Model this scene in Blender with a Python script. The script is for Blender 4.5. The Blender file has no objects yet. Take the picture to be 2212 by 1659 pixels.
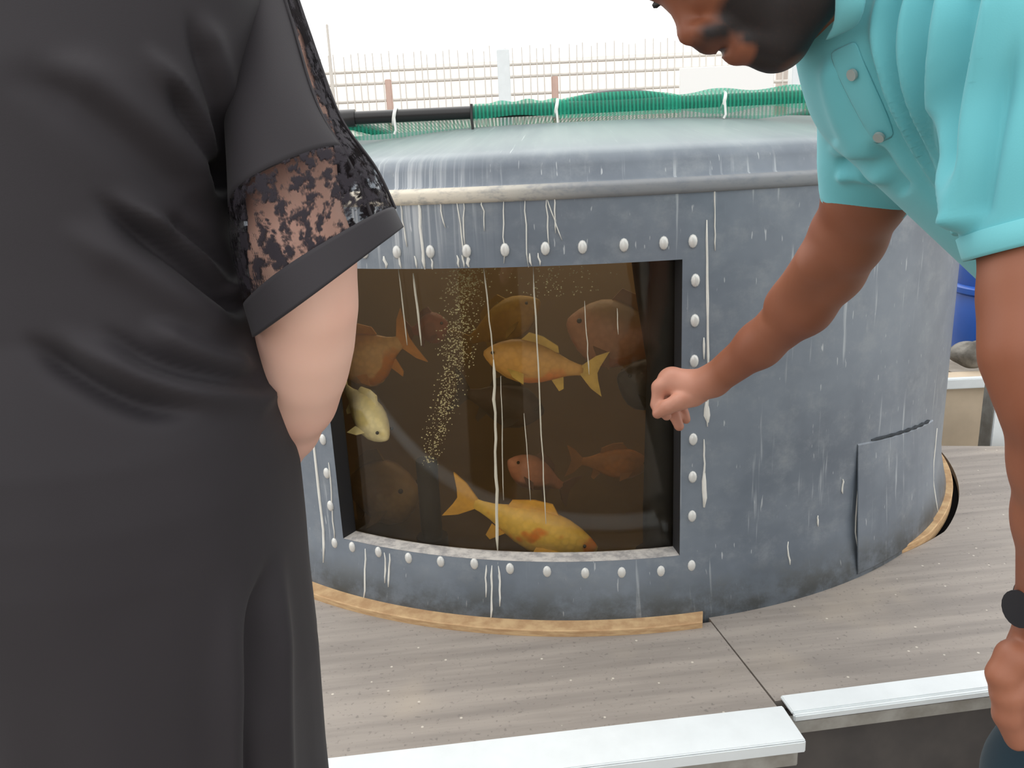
import bpy, bmesh, math, random
import numpy as np
from mathutils import Vector, Matrix

random.seed(7); RNG = np.random.default_rng(7)
SC = bpy.context.scene
COL = SC.collection

# ------------------------------------------------------------------ camera
IW, IH, FPX = 2212.0, 1659.0, 1736.0
PITCH, ROLL, EYE = 0.266, -0.0478, 1.12
_f = np.array([0, math.cos(PITCH), -math.sin(PITCH)]); _u = np.array([0, math.sin(PITCH), math.cos(PITCH)]); _r = np.array([1.0, 0, 0])
CR = _r*math.cos(ROLL) + _u*math.sin(ROLL); CU = _u*math.cos(ROLL) - _r*math.sin(ROLL); CF = _f
CO = np.array([0, 0, EYE])
cam_data = bpy.data.cameras.new('camera'); cam = bpy.data.objects.new('camera', cam_data); COL.objects.link(cam)
cam_data.sensor_width = 36.0; cam_data.lens = 36.0*FPX/IW; cam_data.clip_start = 0.05; cam_data.clip_end = 200
cam.matrix_world = Matrix([[CR[0], CU[0], -CF[0], 0], [CR[1], CU[1], -CF[1], 0], [CR[2], CU[2], -CF[2], EYE], [0, 0, 0, 1]])
SC.camera = cam

# ------------------------------------------------------------------ light: bright overcast daylight under a white greenhouse film
world = bpy.data.worlds.new('overcast'); SC.world = world; world.use_nodes = True
world.node_tree.nodes['Background'].inputs[0].default_value = (1.0, 0.995, 0.985, 1)
world.node_tree.nodes['Background'].inputs[1].default_value = 1.0
sun_d = bpy.data.lights.new('veiled_sun', 'SUN'); sun_d.energy = 0.9; sun_d.angle = math.radians(70); sun_d.color = (1, 0.98, 0.95)
sun = bpy.data.objects.new('veiled_sun', sun_d); COL.objects.link(sun); sun.rotation_euler = (math.radians(-22), math.radians(-12), 0)
SC.view_settings.view_transform = 'Standard'; SC.view_settings.look = 'None'; SC.view_settings.gamma = 1.0
SC.view_settings.use_curve_mapping = False; SC.view_settings.exposure = 0.75
SC.cycles.transparent_max_bounces = 24

# ------------------------------------------------------------------ helpers
def at(px, py, d):
    """world point seen at a photo pixel, d metres in front of the lens"""
    return CO + (CF + CR*(px-IW/2)/FPX - CU*(py-IH/2)/FPX)*d
def V(p): return Vector((float(p[0]), float(p[1]), float(p[2])))
def lin(c):
    return tuple(((v/255.0)/12.92 if v/255.0 <= 0.04045 else ((v/255.0+0.055)/1.055)**2.4) for v in c)

def link(o, parent=None):
    COL.objects.link(o)
    if parent is not None:
        o.parent = parent
        if parent.type == 'EMPTY' or parent.matrix_world != Matrix():
            o.matrix_parent_inverse = PINV.get(parent.name, Matrix())
    return o
PINV = {}
def thing(name, label, cat, loc=(0, 0, 0), group=None, kind=None):
    o = bpy.data.objects.new(name, None); COL.objects.link(o); o.location = V(loc); o.empty_display_size = 0.1
    PINV[o.name] = Matrix.Translation(-V(loc))
    tag(o, label, cat, group, kind); return o
def tag(o, label=None, cat=None, group=None, kind=None):
    if label: o['label'] = label
    if cat: o['category'] = cat
    if group: o['group'] = group
    if kind: o['kind'] = kind
    return o
def mesh(name, verts, faces, mat, parent=None, smooth=True, uvs=None):
    m = bpy.data.meshes.new(name)
    m.from_pydata([tuple(map(float, v)) for v in verts], [], [tuple(map(int, f)) for f in faces])
    if uvs is not None:
        l = m.uv_layers.new(name='UVMap')
        idx = np.zeros(len(m.loops), dtype=np.int32); m.loops.foreach_get('vertex_index', idx)
        l.data.foreach_set('uv', np.asarray(uvs, dtype=np.float32)[idx].ravel())
    if smooth: m.polygons.foreach_set('use_smooth', [True]*len(m.polygons))
    if mat is not None:
        for mm in (mat if isinstance(mat, (list, tuple)) else [mat]): m.materials.append(mm)
    m.update()
    return link(bpy.data.objects.new(name, m), parent)
def bm_obj(name, bm, mat, parent=None, smooth=False):
    m = bpy.data.meshes.new(name); bmesh.ops.recalc_face_normals(bm, faces=bm.faces[:]); bm.to_mesh(m); bm.free()
    if mat is not None: m.materials.append(mat)
    if smooth: m.polygons.foreach_set('use_smooth', [True]*len(m.polygons))
    return link(bpy.data.objects.new(name, m), parent)
def fix_normals(o):
    bm = bmesh.new(); bm.from_mesh(o.data); bmesh.ops.recalc_face_normals(bm, faces=bm.faces[:]); bm.to_mesh(o.data); bm.free(); return o
def autosmooth(o, deg=40):
    bm = bmesh.new(); bm.from_mesh(o.data)
    for e in bm.edges:
        if len(e.link_faces) == 2 and e.calc_face_angle(0) > math.radians(deg): e.smooth = False
    for f in bm.faces: f.smooth = True
    bm.to_mesh(o.data); bm.free(); return o
def box_verts(c, ax, ay, az):
    c, ax, ay, az = [np.asarray(k, float) for k in (c, ax, ay, az)]
    v = [c + sx*ax + sy*ay + sz*az for sx in (-1, 1) for sy in (-1, 1) for sz in (-1, 1)]
    f = [(0, 1, 3, 2), (4, 6, 7, 5), (0, 4, 5, 1), (2, 3, 7, 6), (0, 2, 6, 4), (1, 5, 7, 3)]
    return v, f
def box(name, c, ax, ay, az, mat, parent=None, bevel=0.0):
    v, f = box_verts(c, ax, ay, az)
    bm = bmesh.new(); bv = [bm.verts.new(tuple(p)) for p in v]
    for q in f: bm.faces.new([bv[i] for i in q])
    if bevel: bmesh.ops.bevel(bm, geom=bm.edges[:], offset=bevel, segments=2, affect='EDGES')
    return bm_obj(name, bm, mat, parent)
def tube(name, pts, rad, mat, parent=None, n=12, caps=True, flat=None):
    """swept tube along a polyline; rad scalar or list"""
    pts = [np.asarray(p, float) for p in pts]; k = len(pts); rad = [rad]*k if np.isscalar(rad) else rad
    verts = []; faces = []; prev = None
    for i in range(k):
        t = pts[min(i+1, k-1)] - pts[max(i-1, 0)]; t = t/np.linalg.norm(t)
        if prev is None:
            a = np.array([0, 0, 1.0]) if abs(t[2]) < .9 else np.array([1.0, 0, 0])
            s = np.cross(t, a)
        else: s = prev - t*np.dot(prev, t)
        s /= np.linalg.norm(s); prev = s; q = np.cross(t, s)
        for j in range(n):
            an = 2*math.pi*j/n; verts.append(pts[i] + rad[i]*(s*math.cos(an) + q*math.sin(an)))
    for i in range(k-1):
        for j in range(n): faces.append((i*n+j, i*n+(j+1) % n, (i+1)*n+(j+1) % n, (i+1)*n+j))
    if caps: faces.append(tuple(range(n))[::-1]); faces.append(tuple((k-1)*n+j for j in range(n)))
    o = mesh(name, verts, faces, mat, parent); fix_normals(o); return autosmooth(o, 60)
def lathe(prof, angs, c, closed=True):
    """prof [(r,z)], returns verts, faces"""
    verts = [(c[0]+r*math.cos(a), c[1]+r*math.sin(a), z) for (r, z) in prof for a in angs]
    n = len(angs); faces = []
    for i in range(len(prof)-1):
        for j in range(n if closed else n-1):
            faces.append((i*n+j, i*n+(j+1) % n, (i+1)*n+(j+1) % n, (i+1)*n+j))
    return verts, faces

# ---- materials
class NT:
    def __init__(s, name):
        s.m = bpy.data.materials.new(name); s.m.use_nodes = True; s.t = s.m.node_tree; s.n = s.t.nodes; s.l = s.t.links
        s.b = s.n['Principled BSDF']; s.out = s.n['Material Output']
    def add(s, typ, **kw):
        n = s.n.new(typ)
        for k, v in kw.items():
            if k == 'ins':
                for kk, vv in v.items():
                    if hasattr(vv, 'is_output') or isinstance(vv, bpy.types.NodeSocket): s.l.new(vv, n.inputs[kk])
                    else: n.inputs[kk].default_value = vv
            else: setattr(n, k, v)
        return n
    def coord(s, kind='Object', scale=(1, 1, 1)):
        tc = s.add('ShaderNodeTexCoord'); mp = s.add('ShaderNodeMapping'); mp.inputs['Scale'].default_value = scale
        s.l.new(tc.outputs[kind], mp.inputs[0]); return mp.outputs[0]
    def noise(s, co, scale, detail=3, rough=.5):
        return s.add('ShaderNodeTexNoise', ins={'Vector': co, 'Scale': scale, 'Detail': detail, 'Roughness': rough}).outputs['Fac']
    def ramp(s, fac, lo, hi, a=0.0, b=1.0):
        return s.add('ShaderNodeMapRange', interpolation_type='SMOOTHSTEP', ins={0: fac, 1: lo, 2: hi, 3: a, 4: b}).outputs[0]
    def math(s, op, a, b=0.0): return s.add('ShaderNodeMath', operation=op, ins={0: a, 1: b}).outputs[0]
    def mix(s, fac, a, b):
        n = s.add('ShaderNodeMix', data_type='RGBA')
        for i, v in ((0, fac), (6, a), (7, b)):
            if isinstance(v, bpy.types.NodeSocket): s.l.new(v, n.inputs[i])
            else: n.inputs[i].default_value = v if i == 0 else (tuple(v)+(1,))[:4]
        return n.outputs[2]
    def base(s, c):
        if isinstance(c, bpy.types.NodeSocket): s.l.new(c, s.b.inputs['Base Color'])
        else: s.b.inputs['Base Color'].default_value = (tuple(c)+(1,))[:4]
    def bump(s, h, strength=.3, dist=.01):
        n = s.add('ShaderNodeBump', ins={'Height': h, 'Strength': strength, 'Distance': dist}); s.l.new(n.outputs[0], s.b.inputs['Normal'])
    def transp(s, fac):
        """fac 1 = see through"""
        tr = s.add('ShaderNodeBsdfTransparent'); mx = s.add('ShaderNodeMixShader')
        if isinstance(fac, bpy.types.NodeSocket): s.l.new(fac, mx.inputs[0])
        else: mx.inputs[0].default_value = fac
        s.l.new(s.b.outputs[0], mx.inputs[1]); s.l.new(tr.outputs[0], mx.inputs[2]); s.l.new(mx.outputs[0], s.out.inputs[0])
    def set(s, rough=.6, spec=.5, metal=0.0):
        s.b.inputs['Roughness'].default_value = rough; s.b.inputs['Specular IOR Level'].default_value = spec; s.b.inputs['Metallic'].default_value = metal; return s
MATS = {}
def plain(name, c, rough=.6, spec=.4, metal=0.0, var=0.0, scale=8.0, c2=None, bump=0.0, stretch=(1, 1, 1)):
    if name in MATS: return MATS[name]
    t = NT(name).set(rough, spec, metal); c = lin(c)
    if var or c2:
        co = t.coord('Object', stretch); n = t.noise(co, scale, 4, .6)
        lo = tuple(x*(1-var) for x in c); hi = lin(c2) if c2 else tuple(min(1, x*(1+var)) for x in c)
        t.base(t.mix(t.ramp(n, .3, .7), lo, hi))
        if bump: t.bump(n, bump, .01)
    else: t.base(c)
    MATS[name] = t.m; return t.m

# ---- implicit surfaces (smooth blends of tapered limbs) -> one continuous mesh
class Blob:
    def __init__(s, lo, hi, h):
        s.h = h; s.lo = np.asarray(lo, float); s.n = np.ceil((np.asarray(hi, float)-s.lo)/h).astype(int)+1
        s.f = np.full(tuple(s.n), 0.08, np.float32)
    def _win(s, lo, hi, pad):
        a = np.clip(np.floor((np.minimum(lo, hi)-pad-s.lo)/s.h).astype(int), 0, s.n); b = np.clip(np.ceil((np.maximum(lo, hi)+pad-s.lo)/s.h).astype(int)+1, 0, s.n)
        if (b <= a).any(): return None
        g = [s.lo[i]+s.h*np.arange(a[i], b[i], dtype=np.float32) for i in range(3)]
        return (slice(a[0], b[0]), slice(a[1], b[1]), slice(a[2], b[2])), g[0][:, None, None], g[1][None, :, None], g[2][None, None, :]
    def _put(s, sl, d, k, sub=False):
        f = s.f[sl]
        if sub:
            d = -d; h = np.maximum(k-np.abs(f-d), 0)/k
            s.f[sl] = np.maximum(f, d)+h*h*k*.25
        else:
            h = np.maximum(k-np.abs(f-d), 0)/k
            s.f[sl] = np.minimum(f, d)-h*h*k*.25
    def cap(s, a, b, ra, rb, k=.015, flat=None, cut=None, sub=False):
        a = np.asarray(a, np.float32); b = np.asarray(b, np.float32); R = max(ra, rb)*(max(1, flat[1]) if flat else 1)
        w = s._win(np.minimum(a, b)-R, np.maximum(a, b)+R, .085 if not sub else k+.01)
        if w is None: return
        sl, x, y, z = w; ab = b-a; L = float(ab@ab) or 1e-9
        t = np.clip(((x-a[0])*ab[0]+(y-a[1])*ab[1]+(z-a[2])*ab[2])/L, 0, 1)
        ox = x-a[0]-t*ab[0]; oy = y-a[1]-t*ab[1]; oz = z-a[2]-t*ab[2]; sc = 1.0
        if flat:
            D, q = np.asarray(flat[0], np.float32), flat[1]; D = D/np.linalg.norm(D); c = (ox*D[0]+oy*D[1]+oz*D[2])*(1/q-1)
            ox = ox+D[0]*c; oy = oy+D[1]*c; oz = oz+D[2]*c; sc = min(1.0, q)
        d = (np.sqrt(ox*ox+oy*oy+oz*oz)-(ra+(rb-ra)*t))*sc
        if cut is not None:
            for (cp, cn) in cut:
                d = np.maximum(d, (x-cp[0])*cn[0]+(y-cp[1])*cn[1]+(z-cp[2])*cn[2])
        s._put(sl, d.astype(np.float32), k, sub)
    def ell(s, c, axes, rad, k=.015, sub=False):
        c = np.asarray(c, np.float32); R = max(rad); w = s._win(c-R, c+R, .085 if not sub else k+.01)
        if w is None: return
        sl, x, y, z = w; q = [((x-c[0])*A[0]+(y-c[1])*A[1]+(z-c[2])*A[2]) for A in axes]
        k0 = np.sqrt(sum((q[i]/rad[i])**2 for i in range(3))); k1 = np.sqrt(sum((q[i]/rad[i]**2)**2 for i in range(3)))+1e-9
        s._put(sl, (k0*(k0-1)/k1).astype(np.float32), k, sub)
    def chain(s, pts, rads, k=.015, **kw):
        for i in range(len(pts)-1): s.cap(pts[i], pts[i+1], rads[i], rads[i+1], k, **kw)
    def build(s, smooth=1):
        f = s.f; n = s.n; sg = f < 0
        c = [sg[i:n[0]-1+i, j:n[1]-1+j, k:n[2]-1+k] for i in (0, 1) for j in (0, 1) for k in (0, 1)]
        allin = c[0].copy(); anyin = c[0].copy()
        for q in c[1:]: allin &= q; anyin |= q
        cells = np.argwhere(anyin & ~allin); idx = -np.ones(tuple(n-1), np.int64); idx[tuple(cells.T)] = np.arange(len(cells))
        acc = np.zeros((len(cells), 3)); cnt = np.zeros(len(cells))
        cor = [(i, j, k) for i in (0, 1) for j in (0, 1) for k in (0, 1)]
        fv = np.stack([f[cells[:, 0]+i, cells[:, 1]+j, cells[:, 2]+k] for i, j, k in cor], 1)
        for a in range(8):
            for b in range(a+1, 8):
                if sum(abs(cor[a][i]-cor[b][i]) for i in range(3)) != 1: continue
                fa, fb = fv[:, a], fv[:, b]; m = (fa < 0) != (fb < 0); t = np.where(m, fa/(fa-fb+1e-12), 0)
                p = np.array(cor[a])+t[:, None]*(np.array(cor[b])-np.array(cor[a])); acc += p*m[:, None]; cnt += m
        verts = s.lo+(cells+acc/np.maximum(cnt, 1)[:, None])*s.h
        quads = []
        for ax in range(3):
            o = [(1, 2), (2, 0), (0, 1)][ax]
            A = [slice(0, n[i]-1) if i == ax else slice(1, n[i]-1) for i in range(3)]; B = list(A); B[ax] = slice(1, n[ax])
            s0, s1 = sg[tuple(A)], sg[tuple(B)]; e = np.argwhere(s0 != s1)
            if not len(e): continue
            base = e+np.array([0 if i == ax else 1 for i in range(3)]); ins = s0[tuple(e.T)]
            def cid(d0, d1):
                q = base.copy(); q[:, o[0]] -= d0; q[:, o[1]] -= d1; return idx[tuple(q.T)]
            q = np.stack([cid(1, 1), cid(0, 1), cid(0, 0), cid(1, 0)], 1); q[~ins] = q[~ins][:, ::-1]; quads.append(q)
        quads = np.concatenate(quads); quads = quads[(quads >= 0).all(1)]
        for _ in range(smooth):
            sm = np.zeros_like(verts); ct = np.zeros(len(verts))
            for i in range(4):
                a, b = quads[:, i], quads[:, (i+1) % 4]
                np.add.at(sm, a, verts[b]); np.add.at(ct, a, 1); np.add.at(sm, b, verts[a]); np.add.at(ct, b, 1)
            verts = verts*.4+.6*sm/np.maximum(ct, 1)[:, None]
        return verts, quads
def blob_obj(name, B, mat, parent, smooth=1):
    v, q = B.build(smooth)
    m = bpy.data.meshes.new(name); m.vertices.add(len(v)); m.vertices.foreach_set('co', v.astype(np.float32).ravel())
    m.loops.add(len(q)*4); m.loops.foreach_set('vertex_index', q.astype(np.int32).ravel())
    m.polygons.add(len(q)); m.polygons.foreach_set('loop_start', np.arange(0, len(q)*4, 4, dtype=np.int32)); m.polygons.foreach_set('loop_total', np.full(len(q), 4, np.int32))
    m.polygons.foreach_set('use_smooth', np.ones(len(q), bool)); m.update(calc_edges=True); m.validate()
    m.materials.append(mat)
    return link(bpy.data.objects.new(name, m), parent), v
def color_attr(o, name, vals):
    a = o.data.attributes.new(name, 'FLOAT', 'POINT'); a.data.foreach_set('value', np.asarray(vals, np.float32))

# ================================================================== setting
TC = np.array([0.1851, 2.5642]); TR = 1.10; DECK = 0.206
def pol(a, r, z): return np.array([TC[0]+r*math.cos(math.radians(a)), TC[1]+r*math.sin(math.radians(a)), z])

t = NT('gravel').set(.95, .2); co = t.coord('Object')
t.base(t.mix(t.ramp(t.noise(co, 22, 3, .6), .3, .7), lin((120, 114, 106)), t.mix(t.ramp(t.noise(co, 1.3, 2), .35, .65), lin((160, 152, 142)), lin((142, 136, 128)))))
t.bump(t.noise(co, 30, 2), .25, .01); M_GRAVEL = t.m
ground = mesh('floor', [(-14, -30, 0), (14, -30, 0), (14, 16, 0), (-14, 16, 0)], [(0, 1, 2, 3)], M_GRAVEL, None, False)
tag(ground, 'pale grey gravel ground around the raised deck', 'ground', kind='structure')

# ---- deck of two weathered sheets around the tank
t = NT('weathered_deck').set(.62, .35); co = t.coord('Object'); tc = t.add('ShaderNodeMapping', ins={'Vector': co, 'Rotation': (0, 0, -.098)}).outputs[0]
st = t.add('ShaderNodeMapping', ins={'Vector': tc, 'Scale': (1.2, 16, 1)}).outputs[0]
n1 = t.noise(st, 1.6, 4, .6); n2 = t.noise(co, 3.2, 3, .6); n3 = t.noise(co, 140, 2)
c = t.mix(t.ramp(n1, .3, .7), lin((136, 129, 123)), lin((160, 152, 144)))
c = t.mix(t.ramp(n2, .52, .75, 0, .5), c, lin((178, 166, 150)))
c = t.mix(t.ramp(n3, .6, .75, 0, .45), c, lin((90, 86, 84)))
spk = t.add('ShaderNodeTexVoronoi', ins={'Vector': co, 'Scale': 26.0}).outputs['Distance']
c = t.mix(t.ramp(spk, .05, .075, .75, 0), c, lin((215, 208, 195)))
t.base(c); t.bump(n1, .25, .004); M_DECK = t.m
M_PLY = plain('cut_plywood_edge', (198, 168, 128), .8, .2, c2=(172, 138, 102), scale=30, stretch=(1, 1, 6))
M_WHITE_TRIM = plain('white_pvc_angle', (224, 230, 232), .35, .45, var=.04, scale=10)
M_GREY_TRIM = plain('aged_grey_rail', (168, 166, 160), .6, .3, c2=(136, 132, 124), scale=14)
M_FASCIA = plain('dark_rubber_skirt', (74, 71, 70), .8, .25, c2=(92, 87, 84), scale=5)
M_VOID = plain('shaded_soil', (40, 34, 28), .95, .1)

SEAM = -80.1
def front_l(x): return 1.160+.0979*(x-.423)
def front_r(x): return 1.190+.115*(x-.428)
def outer_pt(a, frontf):
    d = np.array([math.cos(math.radians(a)), math.sin(math.radians(a))]); best = 9
    for side, lim in ((0, -1.9), (0, 2.4)):
        if abs(d[0]) > 1e-6:
            tt = (lim-TC[0])/d[0]
            if tt > 0: best = min(best, tt)
    g0 = frontf(0); sl = frontf(1)-g0; den = d[1]-sl*d[0]
    if abs(den) > 1e-6:
        tt = (g0+sl*TC[0]-TC[1])/den
        if tt > 0: best = min(best, tt)
    return TC+d*best
def hole_l(a): return 1.142
def hole_r(a): return 1.119+.035*min(1, max(0, (a+52)/10))
def deck_panel(a0, a1, frontf, hole, z, parent):
    th = .018; angs = np.linspace(a0, a1, 70); v = []; f = []
    for a in angs:
        i = pol(a, hole(a), z); o = outer_pt(a, frontf)
        for zz in (z, z-th): v += [(i[0], i[1], zz), (o[0], o[1], zz)]
    n = len(angs)
    for j in range(n-1):
        b = j*4; c = b+4
        f += [(b, b+1, c+1, c), (b+2, c+2, c+3, b+3), (b, c, c+2, b+2), (b+1, b+3, c+3, c+1)]
    f += [(0, 2, 3, 1), (4*n-4, 4*n-3, 4*n-1, 4*n-2)]
    return fix_normals(mesh('deck_panel', v, f, M_DECK, parent, False))
deck = thing('deck_platform', 'low weathered grey deck with white edge strips around the tank', 'deck', (0.4, 1.3, 0), kind='structure')
deck_panel(-192, SEAM-.12, front_l, hole_l, DECK+.003, deck)
deck_panel(SEAM+.12, -9.5, front_r, hole_r, DECK, deck)
def strip_along(name, ff, x0, x1, off0, off1, z0, z1, mat, bev=.0):
    e = np.array([x1-x0, ff(x1)-ff(x0), 0.0]); L = np.linalg.norm(e); e /= L; nrm = np.array([e[1], -e[0], 0])
    c = np.array([(x0+x1)/2, ff((x0+x1)/2), 0])+nrm*(off0+off1)/2; c[2] = (z0+z1)/2
    return box(name, c, e*L/2, nrm*abs(off1-off0)/2, np.array([0, 0, (z1-z0)/2]), mat, deck, bev)
strip_along('edge_strip', front_l, -1.85, .432, -.004, .082, DECK+.004, DECK+.011, M_WHITE_TRIM, .002)
strip_along('strip_lip', front_l, -1.85, .432, .076, .084, DECK-.012, DECK+.0095, M_WHITE_TRIM, .002)
strip_along('edge_strip', front_r, .4385, 2.35, -.004, .042, DECK+.001, DECK+.008, M_WHITE_TRIM, .002)
strip_along('strip_lip', front_r, .4385, 2.35, .042, .05, DECK-.006, DECK+.0065, M_WHITE_TRIM, .002)
strip_along('support_rail', front_l, -1.85, .425, .055, .074, DECK-.045, DECK-.004, M_GREY_TRIM, .002)
strip_along('support_rail', front_r, .435, 2.35, .03, .046, DECK-.034, DECK-.007, M_GREY_TRIM, .002)
strip_along('skirt_board', front_l, -1.85, .405, .03, .05, 0.0, DECK-.03, M_FASCIA)
strip_along('skirt_board', front_r, .41, 2.35, .0, .02, 0.0, DECK-.02, M_FASCIA)
strip_along('joist', front_l, -1.85, 2.3, -.25, -.2, .06, DECK-.018, M_FASCIA)

vv = [pol(a, r, DECK-.03) for a in np.linspace(-192, -6, 90) for r in (1.05, 1.3)]+[pol(a, r, DECK-.034) for a in np.linspace(-192, -6, 90) for r in (1.05, 1.3)]
ff = [(2*i, 2*i+1, 2*i+3, 2*i+2) for i in range(89)]+[(180+2*i, 182+2*i, 183+2*i, 181+2*i) for i in range(89)]
mesh('gap_shade', vv, ff, plain('painted_gap_shade', (16, 13, 12), .9, .1), deck, False)  # black sheet added to stand for the shade in the gap
# ---- plywood base ring that the tank stands on
v = []; f = []; angs = np.linspace(-190, -6, 140)
def ring_r(a):
    if a < SEAM-.3: return 1.158
    return 1.10+.038*min(1, max(0, (a+58)/12))
for a in angs:
    r = ring_r(a)
    for rr, zz in ((1.02, DECK+.017), (r-.002, DECK+.017), (r, DECK+.015), (r, DECK-.012), (1.02, DECK-.012)): v.append(pol(a, rr, zz))
n = len(angs)
for j in range(n-1):
    for i in range(5): b = j*5; f.append((b+i, b+(i+1) % 5, b+5+(i+1) % 5, b+5+i))
f += [tuple(range(5)), tuple(range(5*n-5, 5*n))[::-1]]
base = autosmooth(fix_normals(mesh('plywood_base', v, f, M_PLY)), 30)
tag(base, 'tan cut plywood base edge showing under the grey tank', 'base board')

# ================================================================== the tank
tank = thing('fish_tank', 'large round grey plastic fish tank with a bolted viewing window', 'tank', (TC[0], TC[1], DECK))
t = NT('grey_polyethylene').set(.42, .5); uv = t.coord('UV')
n1 = t.noise(uv, 2.2, 5, .65); n2 = t.noise(uv, 14, 5, .7)
c = t.mix(t.ramp(n1, .3, .7), lin((94, 103, 114)), lin((122, 131, 141)))
c = t.mix(t.ramp(n2, .45, .8, 0, .55), c, lin((146, 152, 156)))
stv = t.add('ShaderNodeMapping', ins={'Vector': uv, 'Scale': (60, 3.0, 1)}).outputs[0]
n4 = t.noise(stv, 1.0, 3, .6)
sep = t.add('ShaderNodeSeparateXYZ', ins={0: uv}); U_, V_ = sep.outputs[0], sep.outputs[1]
# chalky scratches all over, dense lime runs under the lip on the left
c = t.mix(t.math('MULTIPLY', t.ramp(n4, .62, .72, 0, .5), t.ramp(V_, 1.09, 1.13, 1, .1)), c, lin((188, 194, 197)))
n6 = t.noise(t.add('ShaderNodeMapping', ins={'Vector': uv, 'Scale': (150, 22, 1)}).outputs[0], 1.0, 2, .5)
c = t.mix(t.ramp(n6, .70, .74, 0, .6), c, lin((196, 200, 202)))
left = t.ramp(U_, -1.72, -1.97, 0, 1); high = t.math('MULTIPLY', t.ramp(V_, .90, 1.02, 0, 1), t.ramp(V_, 1.10, 1.15, 1, .12))
n5 = t.noise(t.add('ShaderNodeMapping', ins={'Vector': uv, 'Scale': (90, 1.4, 1)}).outputs[0], 1.0, 3, .65)
runs = t.math('MULTIPLY', t.math('MULTIPLY', left, high), t.ramp(n5, .5, .64))
c = t.mix(t.math('MULTIPLY', runs, .7), c, lin((205, 209, 212)))
# net's green light painted into the dome colour, grime low down
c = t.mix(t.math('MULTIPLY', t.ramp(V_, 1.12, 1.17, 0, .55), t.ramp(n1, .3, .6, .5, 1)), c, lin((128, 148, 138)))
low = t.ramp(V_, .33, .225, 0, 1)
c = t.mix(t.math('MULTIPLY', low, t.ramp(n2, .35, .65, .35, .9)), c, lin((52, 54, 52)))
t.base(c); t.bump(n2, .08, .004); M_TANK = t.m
t = NT('lime_crust').set(.8, .2); co = t.coord('UV'); n1 = t.noise(t.add('ShaderNodeMapping', ins={'Vector': co, 'Scale': (30, 60, 1)}).outputs[0], 1, 3, .7)
sepu = t.add('ShaderNodeSeparateXYZ', ins={0: co}).outputs[0]
wht = t.math('MULTIPLY', t.ramp(sepu, -1.55, -1.9, .12, 1), t.ramp(n1, .3, .55, .45, 1))
t.base(t.mix(wht, lin((112, 118, 126)), lin((214, 206, 190)))); M_LIME = t.m
t = NT('sill_lime').set(.7, .3); co = t.coord('Object'); n1 = t.noise(co, 40, 3, .7)
t.base(t.mix(t.ramp(n1, .3, .65), lin((158, 156, 156)), lin((206, 203, 198)))); M_SILL = t.m
M_INNER = plain('haze_brown_lining', (74, 62, 44), .9, .15, c2=(104, 92, 62), scale=3)  # haze of the water painted into the lining as mottled brown

WA0, WA1, WZ0, WZ1, TH = -121.4, -82.85, .343, .939, .042
angs = sorted(set(list(np.linspace(-180, 180, 181)[:-1])+[WA0, WA1])); zs = [.196, .222, .235, .30, WZ0, .5, .65, .8, WZ1, 1.0, 1.058]
def wall_r(z): return TR+(.0 if z > .34 else .022*min(1, (.34-z)/.12)**1.6)
v = []; uvs = []; f = []
NA = len(angs)
for z in zs:
    for a in angs: v.append(pol(a, wall_r(z), z)); uvs.append((math.radians(a), z))
for i in range(len(zs)-1):
    for j in range(NA):
        a = angs[j]
        if WA0-1e-6 <= a < WA1-1e-6 and WZ0-1e-6 <= zs[i] < WZ1-1e-6: continue
        f.append((i*NA+j, i*NA+(j+1) % NA, (i+1)*NA+(j+1) % NA, (i+1)*NA+j))
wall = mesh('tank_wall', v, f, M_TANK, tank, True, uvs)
# inner lining with the same opening
v2 = [pol(a, TR-TH, z) for z in zs for a in angs]
lining = mesh('inner_lining', v2, [q[::-1] for q in f], M_INNER, tank)
def reveal(name, pts_out, mat):
    vv = []; 
    for (a, z) in pts_out: vv += [pol(a, TR-.0005, z), pol(a, TR-TH, z)]
    return mesh(name, vv, [(2*i, 2*i+1, 2*i+3, 2*i+2) for i in range(len(pts_out)-1)], mat, tank, True)
aw = [a for a in angs if WA0-1e-6 <= a <= WA1+1e-6]
M_JAMB = plain('dark_reveal', (38, 38, 40), .6, .3)  # one dark colour for the window head and jambs
reveal('window_sill', [(a, WZ0) for a in aw], M_SILL); reveal('window_head', [(a, WZ1) for a in aw], M_JAMB)
reveal('window_jamb', [(WA0, WZ0), (WA0, WZ1)], M_JAMB); reveal('window_jamb', [(WA1, WZ0), (WA1, WZ1)], M_JAMB)
# acrylic pane, curved with the wall
t = NT('acrylic_pane'); g = t.add('ShaderNodeBsdfGlossy', ins={'Roughness': .03, 'Color': (1, 1, 1, 1)}); tr = t.add('ShaderNodeBsdfTransparent', ins={'Color': (.97, .96, .93, 1)})
gb = t.add('ShaderNodeNewGeometry').outputs['Backfacing']
fr = t.add('ShaderNodeFresnel', ins={'IOR': t.ramp(gb, 0, 1, 1.29, 1/1.29)}); mx = t.add('ShaderNodeMixShader', ins={0: fr.outputs[0], 1: tr.outputs[0], 2: g.outputs[0]}); t.l.new(mx.outputs[0], t.out.inputs[0]); M_PANE = t.m
v = []; ap = np.linspace(WA0-.3, WA1+.3, 30)
for a in ap:
    for rr in (TR-TH+.003, TR-TH-.005):
        for z in (WZ0-.004, WZ1+.004): v.append(pol(a, rr, z))
f = []
for j in range(len(ap)-1):
    b = j*4; f += [(b, b+4, b+5, b+1), (b+2, b+3, b+7, b+6), (b, b+2, b+6, b+4), (b+1, b+5, b+7, b+3)]
autosmooth(fix_normals(mesh('window_pane', v, f, M_PANE, tank)), 40)
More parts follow.
